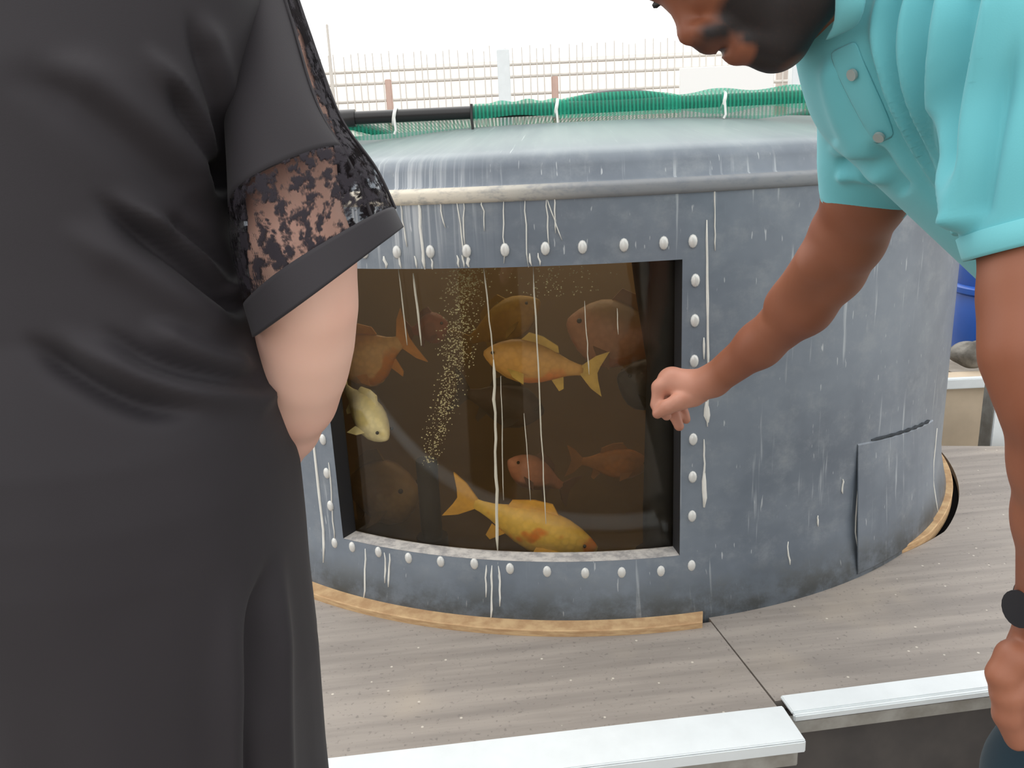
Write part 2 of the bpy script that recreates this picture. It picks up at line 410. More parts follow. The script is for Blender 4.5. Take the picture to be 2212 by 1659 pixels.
# lip, shoulder and dome above the wall
full = np.radians(np.linspace(-180, 180, 181)[:-1])
def ring_part(name, prof, mat):
    vv, ff = lathe(prof, full, TC); uu = [(a, z) for (r, z) in prof for a in full]
    return fix_normals(mesh(name, vv, ff, mat, tank, True, uu))
ring_part('rim_lip', [(1.099, 1.056), (1.104, 1.058), (1.107, 1.064), (1.107, 1.076), (1.103, 1.082), (1.088, 1.085)], M_LIME)
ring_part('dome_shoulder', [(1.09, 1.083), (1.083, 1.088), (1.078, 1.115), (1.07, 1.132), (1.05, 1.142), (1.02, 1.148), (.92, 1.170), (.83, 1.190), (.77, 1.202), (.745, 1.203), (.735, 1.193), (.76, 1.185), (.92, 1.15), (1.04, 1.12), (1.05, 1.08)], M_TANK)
# bolts round the window
M_BOLT = plain('zinc_bolt', (214, 214, 210), .35, .5, .25)
bm = bmesh.new()
for k, (rr, zz) in enumerate(((1.0, 0), (1.0, .35), (.78, .72), (.4, .95))):
    ring = [bm.verts.new((.0085*rr*math.cos(q*math.pi/6), .0125*rr*math.sin(q*math.pi/6), .006*zz)) for q in range(12)]
    if k: 
        for q in range(12): bm.faces.new((prev[q], prev[(q+1) % 12], ring[(q+1) % 12], ring[q]))
    prev = ring
bm.faces.new(prev)
BOLT = bpy.data.meshes.new('bolt'); bm.to_mesh(BOLT); bm.free(); BOLT.materials.append(M_BOLT)
BOLT.polygons.foreach_set('use_smooth', [True]*len(BOLT.polygons))
def bolt(a, z):
    o = bpy.data.objects.new('bolt', BOLT); link(o, tank); ra = math.radians(a)
    n = Vector((math.cos(ra), math.sin(ra), 0)); up = Vector((0, 0, 1)); s = up.cross(n)
    M = Matrix((s, up, n)).transposed().to_4x4(); M.translation = V(pol(a, TR, z)); o.matrix_basis = M
Z = lambda zo: EYE+(zo-1.40)*.84615
for a in (-121.9, -118.2, -114.5, -110.8, -107.2, -103.5, -99.75, -95.9, -92.4, -88.5, -84.7, -81.85): bolt(a, .971)
for zo in (1.139, 1.05, .958, .866, .773, .68, .581, .452): bolt(-81.55, Z(zo))
for a, zo in ((-84.9, .446), (-89.07, .45), (-92.9, .452), (-96.9, .457), (-100.85, .462), (-104.75, .469), (-108.6, .466), (-112.5, .464), (-116.4, .466), (-120.1, .464)): bolt(a, Z(zo))
for zo in (1.12, 1.03, .935, .842, .75, .659, .568, .462): bolt(-122.8, Z(zo))
# lime drips: thin crusts standing on the wall and pane
M_DRIP = plain('lime_drip', (222, 221, 214), .8, .2, var=.06, scale=30)
def drip(pts, w, rad=TR, name='lime_drip', mat=None):
    vv = []; ff = []; n = len(pts)
    for i, (a, z) in enumerate(pts):
        ww = w*(1.0 if 0 < i < n-1 else .35)*(0.8+.4*random.random()); da = math.degrees(ww/2/rad)
        for q, rr in ((-1, .0003), (-.6, .0022), (.6, .0022), (1, .0003)): vv.append(pol(a+q*da, rad+rr+(wall_r(z)-TR if rad == TR else 0), z))
    for i in range(n-1):
        for q in range(3): ff.append((4*i+q, 4*i+q+1, 4*i+q+5, 4*i+q+4))
    ff += [(0, 3, 2, 1), (4*n-4, 4*n-3, 4*n-2, 4*n-1)]
    return fix_normals(mesh(name, vv, ff, mat or M_DRIP, tank))
def run(a0, z0, a1, z1, w, rad=TR, n=9, wob=.12, mat=None):
    drip([(a0+(a1-a0)*i/(n-1)+random.uniform(-wob, wob)*(0 < i < n-1), z0+(z1-z0)*i/(n-1)) for i in range(n)], w, rad, mat=mat)
run(-80.5, Z(1.267), -80.05, Z(.925), .0052, wob=.02)
run(-80.1, Z(.925), -80.05, Z(.80), .004, wob=.03); run(-80.2, Z(.86), -80.0, Z(.81), .012, n=4)
run(-79.8, Z(1.34), -79.6, Z(1.20), .002, wob=.03); run(-80.6, Z(1.01), -80.55, Z(.96), .004, n=4)
run(-80.4, Z(.77), -80.35, Z(.61), .004); run(-80.3, Z(.69), -80.25, Z(.60), .010, n=5)
run(-124.3, Z(.76), -124.6, Z(.40), .0065); run(-122.3, Z(.69), -122.75, Z(.47), .003)
run(-108.1, Z(1.335), -107.9, Z(1.185), .006); run(-107.2, Z(1.21), -107.1, Z(1.185), .004, n=4)
for a, l in ((-112, .08), (-110, .1), (-106, .06), (-104.2, .13), (-103.5, .1), (-101.7, .07), (-99.6, .14), (-97.6, .15), (-95.6, .11), (-94.9, .08)):
    run(a, Z(1.335), a+random.uniform(-.6, .6), Z(1.335-l), .0022, n=6)
run(-95.6, Z(1.33), -94.3, Z(1.24), .002, n=7, wob=.05)
for a in (-112.3, -110.6, -108.9, -104.5, -104.0, -103.5, -97.4, -96.6): run(a, Z(1.215), a+.15, Z(1.188), random.uniform(.003, .006), n=4)
for a in (-118.2, -115.6, -114.9, -103.4, -102.8, -102.1): run(a, Z(.468), a+random.uniform(-.2, .2), Z(random.uniform(.33, .39)), .004, n=6)
for a, z0, z1 in ((-59.9, .60, .40), (-38.6, .60, .33), (-57.0, .42, .36), (-70, .47, .41), (-66, .52, .49), (-62.5, .60, .56)): run(a, Z(z0), a+.1, Z(z1), .0035, n=6)
# streaks dried on the pane
PR = TR-TH+.0032
M_STREAK = plain('dried_streak', (196, 190, 172), .7, .2)
run(-102.4, Z(1.18), -101.9, Z(.97), .0028, PR, 8, .05, M_STREAK); run(-101.9, Z(.97), -102.6, Z(.485), .0055, PR, 16, .1, M_STREAK)
run(-97.3, Z(1.18), -97.0, Z(.56), .0028, PR, 12, .05, M_STREAK); run(-101.2, Z(.93), -101.6, Z(.62), .0018, PR, 9, .05, M_STREAK)
run(-92.2, Z(1.10), -91.9, Z(.93), .002, PR, 8, .05, M_STREAK); run(-110.2, Z(1.17), -109.9, Z(1.0), .004, PR, 8, .03, M_STREAK); run(-111.9, Z(1.18), -111.6, Z(1.0), .002, PR, 8, .03, M_STREAK)
run(-88.9, Z(1.08), -88.8, Z(1.02), .002, PR, 5, .03, M_STREAK); run(-98.9, Z(.84), -98.6, Z(.62), .0016, PR, 7, .04, M_STREAK)
# outlined repair patch, lower right of the wall
def patch(a0, a1, z0a, z0b, z1):
    vv = []; ff = []; N = 14
    for i in range(N):
        a = a0+(a1-a0)*i/(N-1); top = z0a+(z0b-z0a)*i/(N-1)
        for rr, zz in ((.0, z1), (.0025, z1+.004), (.0025, top-.003), (.0, top)): vv.append(pol(a, wall_r(zz)+rr, zz))
    for i in range(N-1):
        for q in range(3): ff.append((4*i+q, 4*i+q+1, 4*i+4+q+1, 4*i+4+q))
    ff += [(0, 1, 2, 3), tuple(4*N-4+q for q in (3, 2, 1, 0))]
    o = mesh('repair_patch', vv, ff, M_TANK, tank, False, [(math.atan2(p[1]-TC[1], p[0]-TC[0]), p[2]) for p in vv]); return fix_normals(o)
patch(-60.4, -41.5, Z(.683), Z(.645), Z(.33))
tube('grime_line', [pol(a, TR+.0005, Z(.683+(.645-.683)*(a+60.4)/18.9)+.003) for a in np.linspace(-58, -43, 16)], [.0015]+[.0035+.0015*math.sin(3*k) for k in range(14)]+[.0015], plain('dark_grime', (62, 66, 70), .9, .1, var=.2, scale=40), tank, 8)

# ---- water, floor of the tank
t = NT('murky_water'); t.n.remove(t.b)
va = t.add('ShaderNodeVolumeAbsorption', ins={'Color': (.80, .62, .36, 1), 'Density': 2.6}); vs = t.add('ShaderNodeVolumeScatter', ins={'Color': (.80, .64, .40, 1), 'Density': .68, 'Anisotropy': .2})
av = t.add('ShaderNodeAddShader', ins={0: va.outputs[0], 1: vs.outputs[0]}); t.l.new(av.outputs[0], t.out.inputs['Volume']); M_WATER = t.m
vv, ff = lathe([(TR-TH-.008, .232), (TR-TH-.008, 1.02)], full, TC); n = len(full); ff += [tuple(range(n))[::-1], tuple(range(n, 2*n))]
water = fix_normals(mesh('water', vv, ff, M_WATER, None, False)); tag(water, 'murky brown water filling the tank behind the window', 'water', kind='stuff')
vv, ff = lathe([(TR-TH-.001, .226)], full, TC); mesh('tank_bottom', vv, [tuple(range(len(full)))], M_INNER, tank, False)


# ================================================================== inside the tank
def pane_d(px, py, rad=TR-TH-.005):
    d = CF + CR*(px-IW/2)/FPX - CU*(py-IH/2)/FPX; o = CO[:2]-TC
    A = d[:2]@d[:2]; B = 2*d[:2]@o; C = o@o-rad*rad
    return (-B-math.sqrt(max(0, B*B-4*A*C)))/(2*A)
def inside(px, py, extra): return at(px, py, pane_d(px, py)+extra)
def fish_mat(name, base, patch, back, scale, thr):
    t = NT(name).set(.4, .4); co = t.coord('Object'); n = t.noise(co, scale, 2, .5)
    c = t.mix(t.ramp(n, thr, thr+.06), lin(base), lin(patch))
    sp = t.add('ShaderNodeSeparateXYZ', ins={0: co}).outputs[2]
    c = t.mix(t.ramp(sp, .01, .06, 0, .7), c, lin(back))
    sc = t.add('ShaderNodeTexVoronoi', ins={'Vector': co, 'Scale': 75.0}).outputs['Distance']
    c = t.mix(t.ramp(sc, .3, .7, 0, .25), c, tuple(x*.5 for x in lin(base)))
    t.base(c); t.bump(sc, .3, .003); return t.m
M_EYE = plain('fish_eye', (14, 12, 10), .15, .6)
def make_fish(label, head, tail, hpx, extra, mats, extra_tail=None, bend=0.0, group='carp in the viewing window'):
    hp = inside(head[0], head[1], extra); tp = inside(tail[0], tail[1], extra if extra_tail is None else extra_tail)
    ax = hp-tp; L = np.linalg.norm(ax); ax /= L; up = np.array([0, 0, 1.0]); up = up-ax*(up@ax); up /= np.linalg.norm(up); sd = np.cross(up, ax)
    hh = hpx*(pane_d(*head)+extra)/FPX/2
    root = thing('carp', label, 'fish', (hp+tp)/2, group); PINV.pop(root.name, None)
    Mx = Matrix([[ax[i], sd[i], up[i], ((hp+tp)/2)[i]] for i in range(3)]+[[0, 0, 0, 1]]); root.matrix_basis = Mx
    prof = [(0, .10), (.03, .26), (.08, .46), (.16, .70), (.26, .90), (.38, 1.0), (.5, .96), (.62, .82), (.74, .60), (.85, .38), (.94, .27), (1.0, .24)]
    n = 16; v = []; f = []
    for (s, q) in prof:
        x = L*(.5-s); yb = bend*L*(s-.3)**2
        for j in range(n):
            a = 2*math.pi*j/n; z = math.sin(a); v.append((x, yb+hh*.62*q*math.cos(a)*(1.0 if s < .6 else 1-.6*(s-.6)/.4), hh*q*(z*(1.08 if z < 0 else .95))))
    k = len(prof)
    for i in range(k-1):
        for j in range(n): f.append((i*n+j, i*n+(j+1) % n, (i+1)*n+(j+1) % n, (i+1)*n+j))
    f += [tuple(range(n)), tuple((k-1)*n+j for j in range(n))[::-1]]
    fix_normals(mesh('body', v, f, mats[0], root))
    def fin(name, outline, thick=.0025, off=(0, 0, 0), rot=None):
        nn = len(outline); vv = [(x, thick, z) for x, z in outline]+[(x, -thick, z) for x, z in outline]
        if rot: vv = [tuple(rot @ Vector(p)) for p in vv]
        vv = [(p[0]+off[0], p[1]+off[1], p[2]+off[2]) for p in vv]
        ff = [tuple(range(nn)), tuple(range(nn, 2*nn))[::-1]]+[(i, (i+1) % nn, nn+(i+1) % nn, nn+i) for i in range(nn)]
        fix_normals(mesh(name, vv, ff, mats[1], root, False))
    ye = bend*L*.49
    fin('tail_fin', [(-.48*L, .22*hh), (-.60*L, .75*hh), (-.72*L, 1.05*hh), (-.66*L, .35*hh), (-.64*L, 0), (-.66*L, -.35*hh), (-.72*L, -1.05*hh), (-.60*L, -.75*hh), (-.48*L, -.22*hh)], off=(0, ye, 0))
    fin('dorsal_fin', [(.16*L, .85*hh), (.08*L, 1.3*hh), (-.06*L, 1.22*hh), (-.22*L, .9*hh), (-.24*L, .6*hh)])
    fin('anal_fin', [(-.2*L, -.65*hh), (-.3*L, -1.15*hh), (-.34*L, -1.0*hh), (-.32*L, -.45*hh)])
    for sg in (-1, 1):
        fin('pectoral_fin', [(0, 0), (-.08*L, -.45*hh), (-.2*L, -.7*hh), (-.18*L, -.2*hh)], .0015, (.24*L, sg*hh*.45, -.35*hh), Matrix.Rotation(sg*.7, 3, 'X'))
    for sg in (-1, 1):
        bm = bmesh.new(); bmesh.ops.create_uvsphere(bm, u_segments=10, v_segments=6, radius=max(.004, hh*.075)); bmesh.ops.translate(bm, verts=bm.verts[:], vec=(L*.40, sg*hh*.40, hh*.18)); bm_obj('eye', bm, M_EYE, root, True)
    return root
def fm(nm, base, patch, back, fin, scale=9, thr=.55): return (fish_mat('skin_'+nm, base, patch, back, scale, thr), plain('fin_'+nm, fin, .5, .3, var=.15, scale=30))
make_fish('orange and cream carp at the upper left of the window', (735, 800), (865, 738), 120, .22, fm('orange', (236, 190, 120), (222, 140, 50), (210, 120, 40), (215, 150, 70)), .26)
make_fish('pale cream carp nosing down below the orange carp', (838, 948), (745, 835), 95, .06, fm('cream', (238, 226, 176), (214, 196, 120), (196, 178, 90), (225, 210, 150)), .12)
make_fish('bright yellow carp resting just above the window sill', (1290, 1188), (1020, 1095), 105, .11, fm('yellow', (236, 196, 84), (224, 130, 36), (214, 160, 50), (214, 164, 60), 11, .6), .13, .15)
make_fish('dull orange carp crossing the middle of the window', (1045, 762), (1260, 800), 95, .15, fm('tan', (206, 158, 84), (214, 130, 60), (150, 110, 50), (190, 160, 80)), .14)
make_fish('pinkish brown carp facing left below the upper right corner', (1225, 695), (1450, 748), 150, .36, fm('pink', (206, 156, 128), (190, 120, 84), (150, 130, 76), (150, 110, 80)), .34)
make_fish('olive yellow carp behind the bubble column', (1165, 650), (1015, 735), 90, .42, fm('olive', (206, 168, 70), (190, 150, 60), (140, 116, 46), (170, 140, 60)), .5)
make_fish('broad olive brown carp at the lower left of the window', (905, 1065), (735, 1050), 150, .30, fm('brown', (168, 140, 92), (150, 120, 76), (110, 90, 56), (120, 100, 64)), .35)
make_fish('faint orange backed carp right of the window centre', (1405, 1002), (1255, 996), 70, .42, fm('dim', (176, 120, 56), (196, 130, 50), (206, 130, 44), (160, 110, 50)), .42)
make_fish('carp with pink snout low in the middle of the window', (1098, 995), (1215, 1050), 75, .28, fm('snout', (206, 146, 120), (120, 80, 66), (110, 78, 60), (110, 80, 66), 5, .5), .36)
make_fish('blackish carp beside the pointing hand', (1335, 812), (1480, 850), 115, .22, fm('black', (44, 38, 36), (30, 26, 26), (26, 24, 24), (34, 30, 28)), .24)
make_fish('small pinkish carp left of the bubble column', (968, 700), (890, 715), 70, .36, fm('rose', (180, 116, 96), (150, 96, 80), (120, 80, 66), (140, 96, 80)), .36)
make_fish('dark brown carp in the middle of the shoal', (1175, 890), (1010, 850), 100, .34, fm('dark', (74, 58, 48), (56, 44, 38), (48, 38, 32), (56, 46, 40)), .34)
M_BLACK_PIPE = plain('black_pipe', (30, 29, 30), .35, .5)
M_DARK_PIPE = plain('slimed_pipe', (34, 32, 30), .7, .3, var=.2, scale=12)
def tank_pipe(label, pts, rad, foot):
    r = thing('stand_pipe', label, 'pipe', np.array([*pts[0][:2], .226]), 'pipes inside the tank'); tube('pipe', pts, rad, M_DARK_PIPE, r)
    b = pts[0]; tube('foot', [np.array([b[0], b[1], .228]), np.array([b[0], b[1], .228+foot])], rad*1.5, M_DARK_PIPE, r)
def upright(px, py, ex, ztop=1.05, lean=0.0):
    p = inside(px, py, ex); return [np.array([p[0], p[1], .228]), p, np.array([p[0]+lean, p[1], ztop])]
tank_pipe('dark upright pipe at the right edge of the window', upright(1425, 1100, .07, 1.05, .02), .036, .07)
q = inside(1395, 620, .10); tank_pipe('slanting dark pipe high in the right of the window', [np.array([q[0]+.10, q[1]+.10, .3]), q, q+np.array([-.03, 0, .25])], .022, .0301)
q = inside(930, 1110, .19); tank_pipe('short black air pipe under the bubble column', [np.array([q[0], q[1], .228]), np.array([q[0], q[1], .47])], .025, .05)
# rising air bubbles
bv = []; bf = []
ico = bmesh.new(); bmesh.ops.create_icosphere(ico, subdivisions=1, radius=1.0); iv = np.array([v.co[:] for v in ico.verts]); jf = [[v.index for v in fc.verts] for fc in ico.faces]; ico.free()
col = [(925, 1010), (945, 930), (965, 850), (985, 770), (995, 700), (1000, 630), (1015, 580)]
for i in range(1500):
    u = random.random()**.8*(len(col)-1); k = min(int(u), len(col)-2); w = u-k
    x = col[k][0]*(1-w)+col[k+1][0]*w; y = col[k][1]*(1-w)+col[k+1][1]*w
    x += random.gauss(0, 10+14*u/6); y += random.gauss(0, 8)
    if i > 1380: x = random.gauss(1200, 50); y = random.uniform(575, 640)
    if y < 560: continue
    p = inside(x, y, random.uniform(.02, .09)); r = random.uniform(.0008, .0022); b0 = len(bv)
    bv += [p+iv[q]*r*np.array([1, 1, .8]) for q in range(len(iv))]; bf += [[q+b0 for q in t3] for t3 in jf]
M_BUB = plain('air_bubble', (196, 186, 140), .15, .8)
bub = mesh('bubbles', bv, bf, M_BUB); tag(bub, 'column of tiny pale air bubbles rising behind the pane', 'bubbles', kind='stuff')

# ================================================================== pipe frame, net and hose on top
fy = TC[1]-.735; fz = 1.233
fx0 = at(742, 258, 1.86)[0]; fx1 = 1.0; fb = TC[1]+.72
frame = thing('pipe_frame', 'straight black plastic pipe frame lying over the tank top', 'pipe', (fx0, fy, fz))
PRAD = .0135
for a, b in (((fx0, fy, fz), (fx1, fy, fz)), ((fx1, fy, fz), (fx1, fb, fz)), ((fx1, fb, fz), (fx0, fb, fz)), ((fx0, fb, fz), (fx0, fy, fz))): tube('pipe', [a, b], PRAD, M_BLACK_PIPE, frame, 16)
for cx_, cy_ in ((fx0, fy), (fx1, fy), (fx1, fb), (fx0, fb)):
    sx = 1 if cx_ == fx0 else -1; sy = 1 if cy_ == fy else -1
    tube('elbow', [(cx_+sx*.05, cy_, fz), (cx_+sx*.012, cy_, fz), (cx_, cy_+sy*.012, fz), (cx_, cy_+sy*.05, fz)], PRAD*1.35, M_BLACK_PIPE, frame, 16)
M_TIE = plain('white_tie', (232, 232, 228), .5, .4)
def pipe_x(px):
    lo, hi = fx0-.2, fx1+.3
    d = CF + CR*(px-IW/2)/FPX; tt = (fy-CO[1])/d[1]; return (CO+d*tt)[0]-.008
for px in (907, 1226, 1555):
    x = pipe_x(px); ring = [(x+.004*math.sin(q), fy+.017*math.cos(q), fz+.017*math.sin(q)) for q in np.linspace(0, 2*math.pi, 17)]
    o = tube('cable_tie', ring, .0038, M_TIE, frame, 8, False); tube('tie_tail', [(x, fy-.017, fz), (x+.002, fy-.02, fz-.03), (x-.002, fy-.019, fz-.038)], .0028, M_TIE, o, 6)
t = NT('green_netting').set(.7, .2); co = t.coord('Object')
wv = t.add('ShaderNodeTexWave', wave_type='BANDS', bands_direction='X', ins={'Vector': co, 'Scale': 38.0, 'Distortion': 1.0, 'Detail': 1.0}).outputs['Fac']
t.base(lin((44, 160, 130))); t.transp(t.ramp(wv, .25, .75, .34, .68)); M_NET = t.m
net = thing('green_net', 'green netting tied over the pipe frame on the tank', 'net', (fx0+.5, fy, fz))
v = []; f = []; NX, NY = 60, 40
for i in range(NX+1):
    for j in range(NY+1):
        s, q = i/NX, j/NY; x = fx0+.005+(fx1-fx0-.01)*s; y = fy+(fb-fy)*q
        z = fz-.006-.022*math.sin(math.pi*s)*math.sin(math.pi*q)-.03*max(0, 1-s*6)*math.sin(math.pi*min(1, q*1.0))
        v.append((x, y, z+.003*math.sin(9*x+5*y)))
for i in range(NX):
    for j in range(NY): a = i*(NY+1)+j; f.append((a, a+1, a+NY+2, a+NY+1))
mesh('net_sheet', v, f, M_NET, net)
# loose edge bunched over the front pipe
def wavy(x0, x1, low, high, name, seed):
    r = random.Random(seed); n = 70; v = []; f = []; ph = [r.uniform(0, 6) for _ in range(4)]
    for i in range(n+1):
        s = i/n; x = x0+(x1-x0)*s; e = min(1, s*6, (1-s)*6+.25)
        h = high*e*(.62+.38*math.sin(7*s*math.pi+ph[0])); w = .006*math.sin(23*x+ph[1])+.004*math.sin(51*x+ph[2])
        for k, (yy, zz) in enumerate(((-.0165, low*(.8+.2*math.sin(31*x+ph[3]))), (-.0175, -.004), (-.014, .013), (-.004+w, .016+h*.5), (.004+w*1.5, .016+h), (.012+w, .016+h*.55), (.017, .01))): v.append((x, fy+yy, fz+zz))
    for i in range(n):
        for k in range(6): a = i*7+k; f.append((a, a+1, a+8, a+7))
    return mesh(name, v, f, M_NET, net)
wavy(pipe_x(1062), pipe_x(1250), -.018, .006, 'net_edge', 3); wavy(pipe_x(1440), fx1-.05, -.028, .010, 'net_edge', 5)
x0, x1 = pipe_x(1230), pipe_x(1470); v = []; f = []
for i in range(31):
    s = i/30; x = x0+(x1-x0)*s; arch = math.sin(math.pi*s)**.7*.014
    for yy, zz in ((-.018, -.022), (-.016, .004+arch*.8), (-.004, .014+arch), (.008, .016+arch), (.016, .0)): v.append((x, fy+yy, fz+zz))
for i in range(30):
    for k in range(4): a = i*5+k; f.append((a, a+1, a+6, a+5))
mesh('net_edge', v, f, M_NET, net)
# skirt of net under the left half of the pipe
v = []; f = []
for i in range(41):
    s = i/40; x = fx0+(fx1-fx0)*s
    for k, zz in enumerate((0, -.5, -1)): v.append((x, fy+.004+.004*math.sin(40*x), fz-.008+zz*(.034+.005*math.sin(17*x))))
for i in range(40):
    for k in range(2): a = i*3+k; f.append((a, a+1, a+4, a+3))
mesh('net_skirt', v, f, M_NET, net)
hx0, hx1 = pipe_x(1225), pipe_x(1475)
hose = tube('black_hose', [(hx0+(hx1-hx0)*s, fy+.012, fz+.006+.012*math.sin(math.pi*s)) for s in np.linspace(0, 1, 17)], [.006+.010*math.sin(math.pi*s) for s in np.linspace(0, 1, 17)], M_BLACK_PIPE)
tag(hose, 'black hose arching up under the green net on the pipe', 'hose')
x = pipe_x(1060); cabl = tube('cord_end', [(x, fy-.016, fz+.016), (x-.001, fy-.019, fz-.01), (x+.001, fy-.02, fz-.05), (x, fy-.018, fz-.062)], .003, M_BLACK_PIPE, frame)

# ================================================================== background beyond the tank
t = NT('greenhouse_film').set(.5, .3); co = t.coord('Object')
t.base(t.mix(t.ramp(t.noise(co, 1.6, 3), .35, .7), lin((244, 240, 228)), lin((232, 222, 210)))); t.transp(.55); M_CREAM = t.m
box('wall_back', (0, 7.6, 1.0), (7, 0, 0), (0, .08, 0), (0, 0, 1.0), M_CREAM)['kind'] = 'structure'
M_GREYWIRE = plain('grey_wire', (212, 207, 200), .5, .4)
FD = 5.6
def fx(px, py=160, d=FD): return at(px, py, d)
fence = thing('wire_fence', 'grey wire mesh fence in front of the pale back wall', 'fence', (0, fx(1100)[1], 0))
FY = fx(1100)[1]
for py in (140, 166, 203): z = fx(1100, py)[2]; tube('rail', [(-3.2, FY, z), (3.2, FY, z)], .011, M_GREYWIRE, fence, 8)
vv = []; ff = []
for i in range(120):
    x = -3.2+i*.0535+random.uniform(-.008, .008); b, q = box_verts((x, FY-.012, .95), (.0035, 0, 0), (0, .0035, 0), (random.uniform(-.008, .008), 0, .95+random.uniform(-.02, .02))); n0 = len(vv); vv += b; ff += [[k+n0 for k in g] for g in q]
tag(mesh('wire_mesh', vv, ff, M_GREYWIRE, fence, False), kind='stuff')
M_RUST = plain('faded_red_post', (196, 168, 156), .7, .3, var=.1)
def post(px, w, top, mat, label, d=FD-.25, group=None, nm='fence_post'):
    p = at(px, top, d); ww = w*d/FPX/2; r = thing(nm, label, 'post', (p[0], p[1], 0), group)
    box('shaft', (p[0], p[1], p[2]/2), (ww, 0, 0), (0, ww, 0), (0, 0, p[2]/2), mat, r, .004); box('foot_plate', (p[0], p[1], .006), (ww*2, 0, 0), (0, ww*2, 0), (0, 0, .006), mat, r)
post(838, 13, 172, M_RUST, 'faded reddish post at the left of the wire fence')
post(1198, 14, 165, M_RUST, 'faded reddish post behind the middle of the tank')
post(1086, 27, 108, M_WHITE_TRIM, 'white post near the middle of the wire fence')
post(1722, 28, 128, M_WHITE_TRIM, 'white post under the bearded chin')
post(706, 5, 52, M_GREYWIRE, 'thin grey post beside the lace sleeve', nm='thin_post')
M_BEIGE = plain('beige_panel', (206, 196, 188), .8, .2, var=.1, scale=4, stretch=(6, 6, .3))
def panel(name, px0, px1, top, mat, label, d, cat, bot=0.0):
    a = at(px0, top, d); b = at(px1, top, d); r = thing(name, label, cat, ((a[0]+b[0])/2, a[1], bot)); c = (a+b)/2; h = (c[2]-bot)/2
    box('sheet', (c[0], a[1], bot+h), ((b[0]-a[0])/2, 0, 0), (0, .012, 0), (0, 0, h), mat, r, .004)
    for x in (a[0]+.02, b[0]-.02): box('batten', (x, a[1]+.022, bot+h), (.015, 0, 0), (0, .01, 0), (0, 0, h), mat, r)
panel('white_board', 1468, 1672, 142, plain('white_sheet', (240, 240, 238), .6, .3), 'plain white board below the bearded face', FD-.35, 'board')
panel('beige_board', 1680, 1790, 90, M_BEIGE, 'grey beige boarding behind the white post', FD+.25, 'board')
# right of the tank
M_BLUE = plain('blue_drum_plastic', (16, 84, 176), .35, .5, var=.12, scale=3)
bd = 3.3; bp = at(2215, 770, bd); drum = thing('blue_drum', 'blue plastic drum standing behind the right side of the tank', 'drum', bp)
ringA = np.radians(np.arange(0, 360, 10)); br = .29
def drum_part(name, prof, mat=M_BLUE):
    vv, ff = lathe([(r, bp[2]+z) for r, z in prof], ringA, bp); nn = len(ringA)
    ff += [tuple(range(nn))[::-1], tuple((len(prof)-1)*nn+k for k in range(nn))]; return autosmooth(fix_normals(mesh(name, vv, ff, mat, drum)), 50)
drum_part('shell', [(br*.9, 0), (br*.97, .012), (br, .04), (br, .28), (br*.985, .29), (br, .30), (br, .56), (br*.985, .57), (br, .58), (br, .82), (br*.95, .86)])
drum_part('rolling_hoop', [(br, .27), (br+.014, .28), (br+.014, .30), (br, .31)]); drum_part('rolling_hoop', [(br, .55), (br+.014, .56), (br+.014, .58), (br, .59)]); drum_part('lid', [(br*.96, .855), (br*.99, .86), (br*.99, .885), (br*.9, .89)])
M_BLOCK = plain('dusty_block', (176, 168, 156), .9, .15, c2=(140, 132, 120), scale=9, bump=.4)
hb = bp[2]/2
box('block_plinth', (bp[0], bp[1], hb), (.42, 0, 0), (0, .30, 0), (0, 0, hb), M_BLOCK, None, .02); tag(bpy.data.objects['block_plinth'], 'dusty pale block plinth under the blue drum', 'plinth')
wq = at(2100, 870, 2.9); box('low_wall', (wq[0]+.6, wq[1], .16), (1.1, 0, 0), (0, .06, 0), (0, 0, .16+.0), plain('beige_render', (196, 180, 158), .9, .1, var=.1, scale=5), None, .01); tag(bpy.data.objects['low_wall'], 'low beige rendered wall behind the right end of the deck', 'wall')
wr = at(2100, 826, 2.8); rail = thing('white_rail', 'horizontal white rail in front of the blue drum', 'rail', (wr[0], wr[1], 0))
box('bar', (wr[0]+.6, wr[1], wr[2]), (1.0, 0, 0), (0, .014, 0), (0, 0, .018), M_WHITE_TRIM, rail, .003)
for dx in (-.35, 1.55): box('upright', (wr[0]+dx, wr[1], wr[2]/2), (.014, 0, 0), (0, .014, 0), (0, 0, wr[2]/2), M_WHITE_TRIM, rail)
wp = at(2158, 972, 2.62); po = thing('white_upright', 'white upright post standing behind the deck by the bent elbow', 'post', (wp[0], wp[1], 0))
hgt = at(2150, 770, 2.62)[2]
box('face', (wp[0], wp[1], hgt/2), (.032, 0, 0), (0, .006, 0), (0, 0, hgt/2), M_WHITE_TRIM, po, .002); box('flange', (wp[0]-.03, wp[1]+.03, hgt/2), (.005, 0, 0), (0, .03, 0), (0, 0, hgt/2), M_GREY_TRIM, po, .001)
M_LOG = plain('pale_timber', (186, 156, 112), .8, .2, c2=(150, 120, 84), scale=20, stretch=(1, 8, 8))
lp = at(2105, 948, 2.42)
lo = thing('timber_offcut', 'pale round timber offcut lying beyond the deck', 'log', (lp[0], lp[1], 0)); tube('trunk', [(lp[0]-.02, lp[1], .05), (lp[0]+.45, lp[1]+.12, .05)], .05, M_LOG, lo, 14); tube('cut_end', [(lp[0]-.024, lp[1]-.001, .05), (lp[0]-.019, lp[1], .05)], .044, M_PLY, lo, 14)
M_SACK = plain('grey_sack', (150, 146, 138), .9, .15, c2=(96, 92, 86), scale=14, bump=.5)
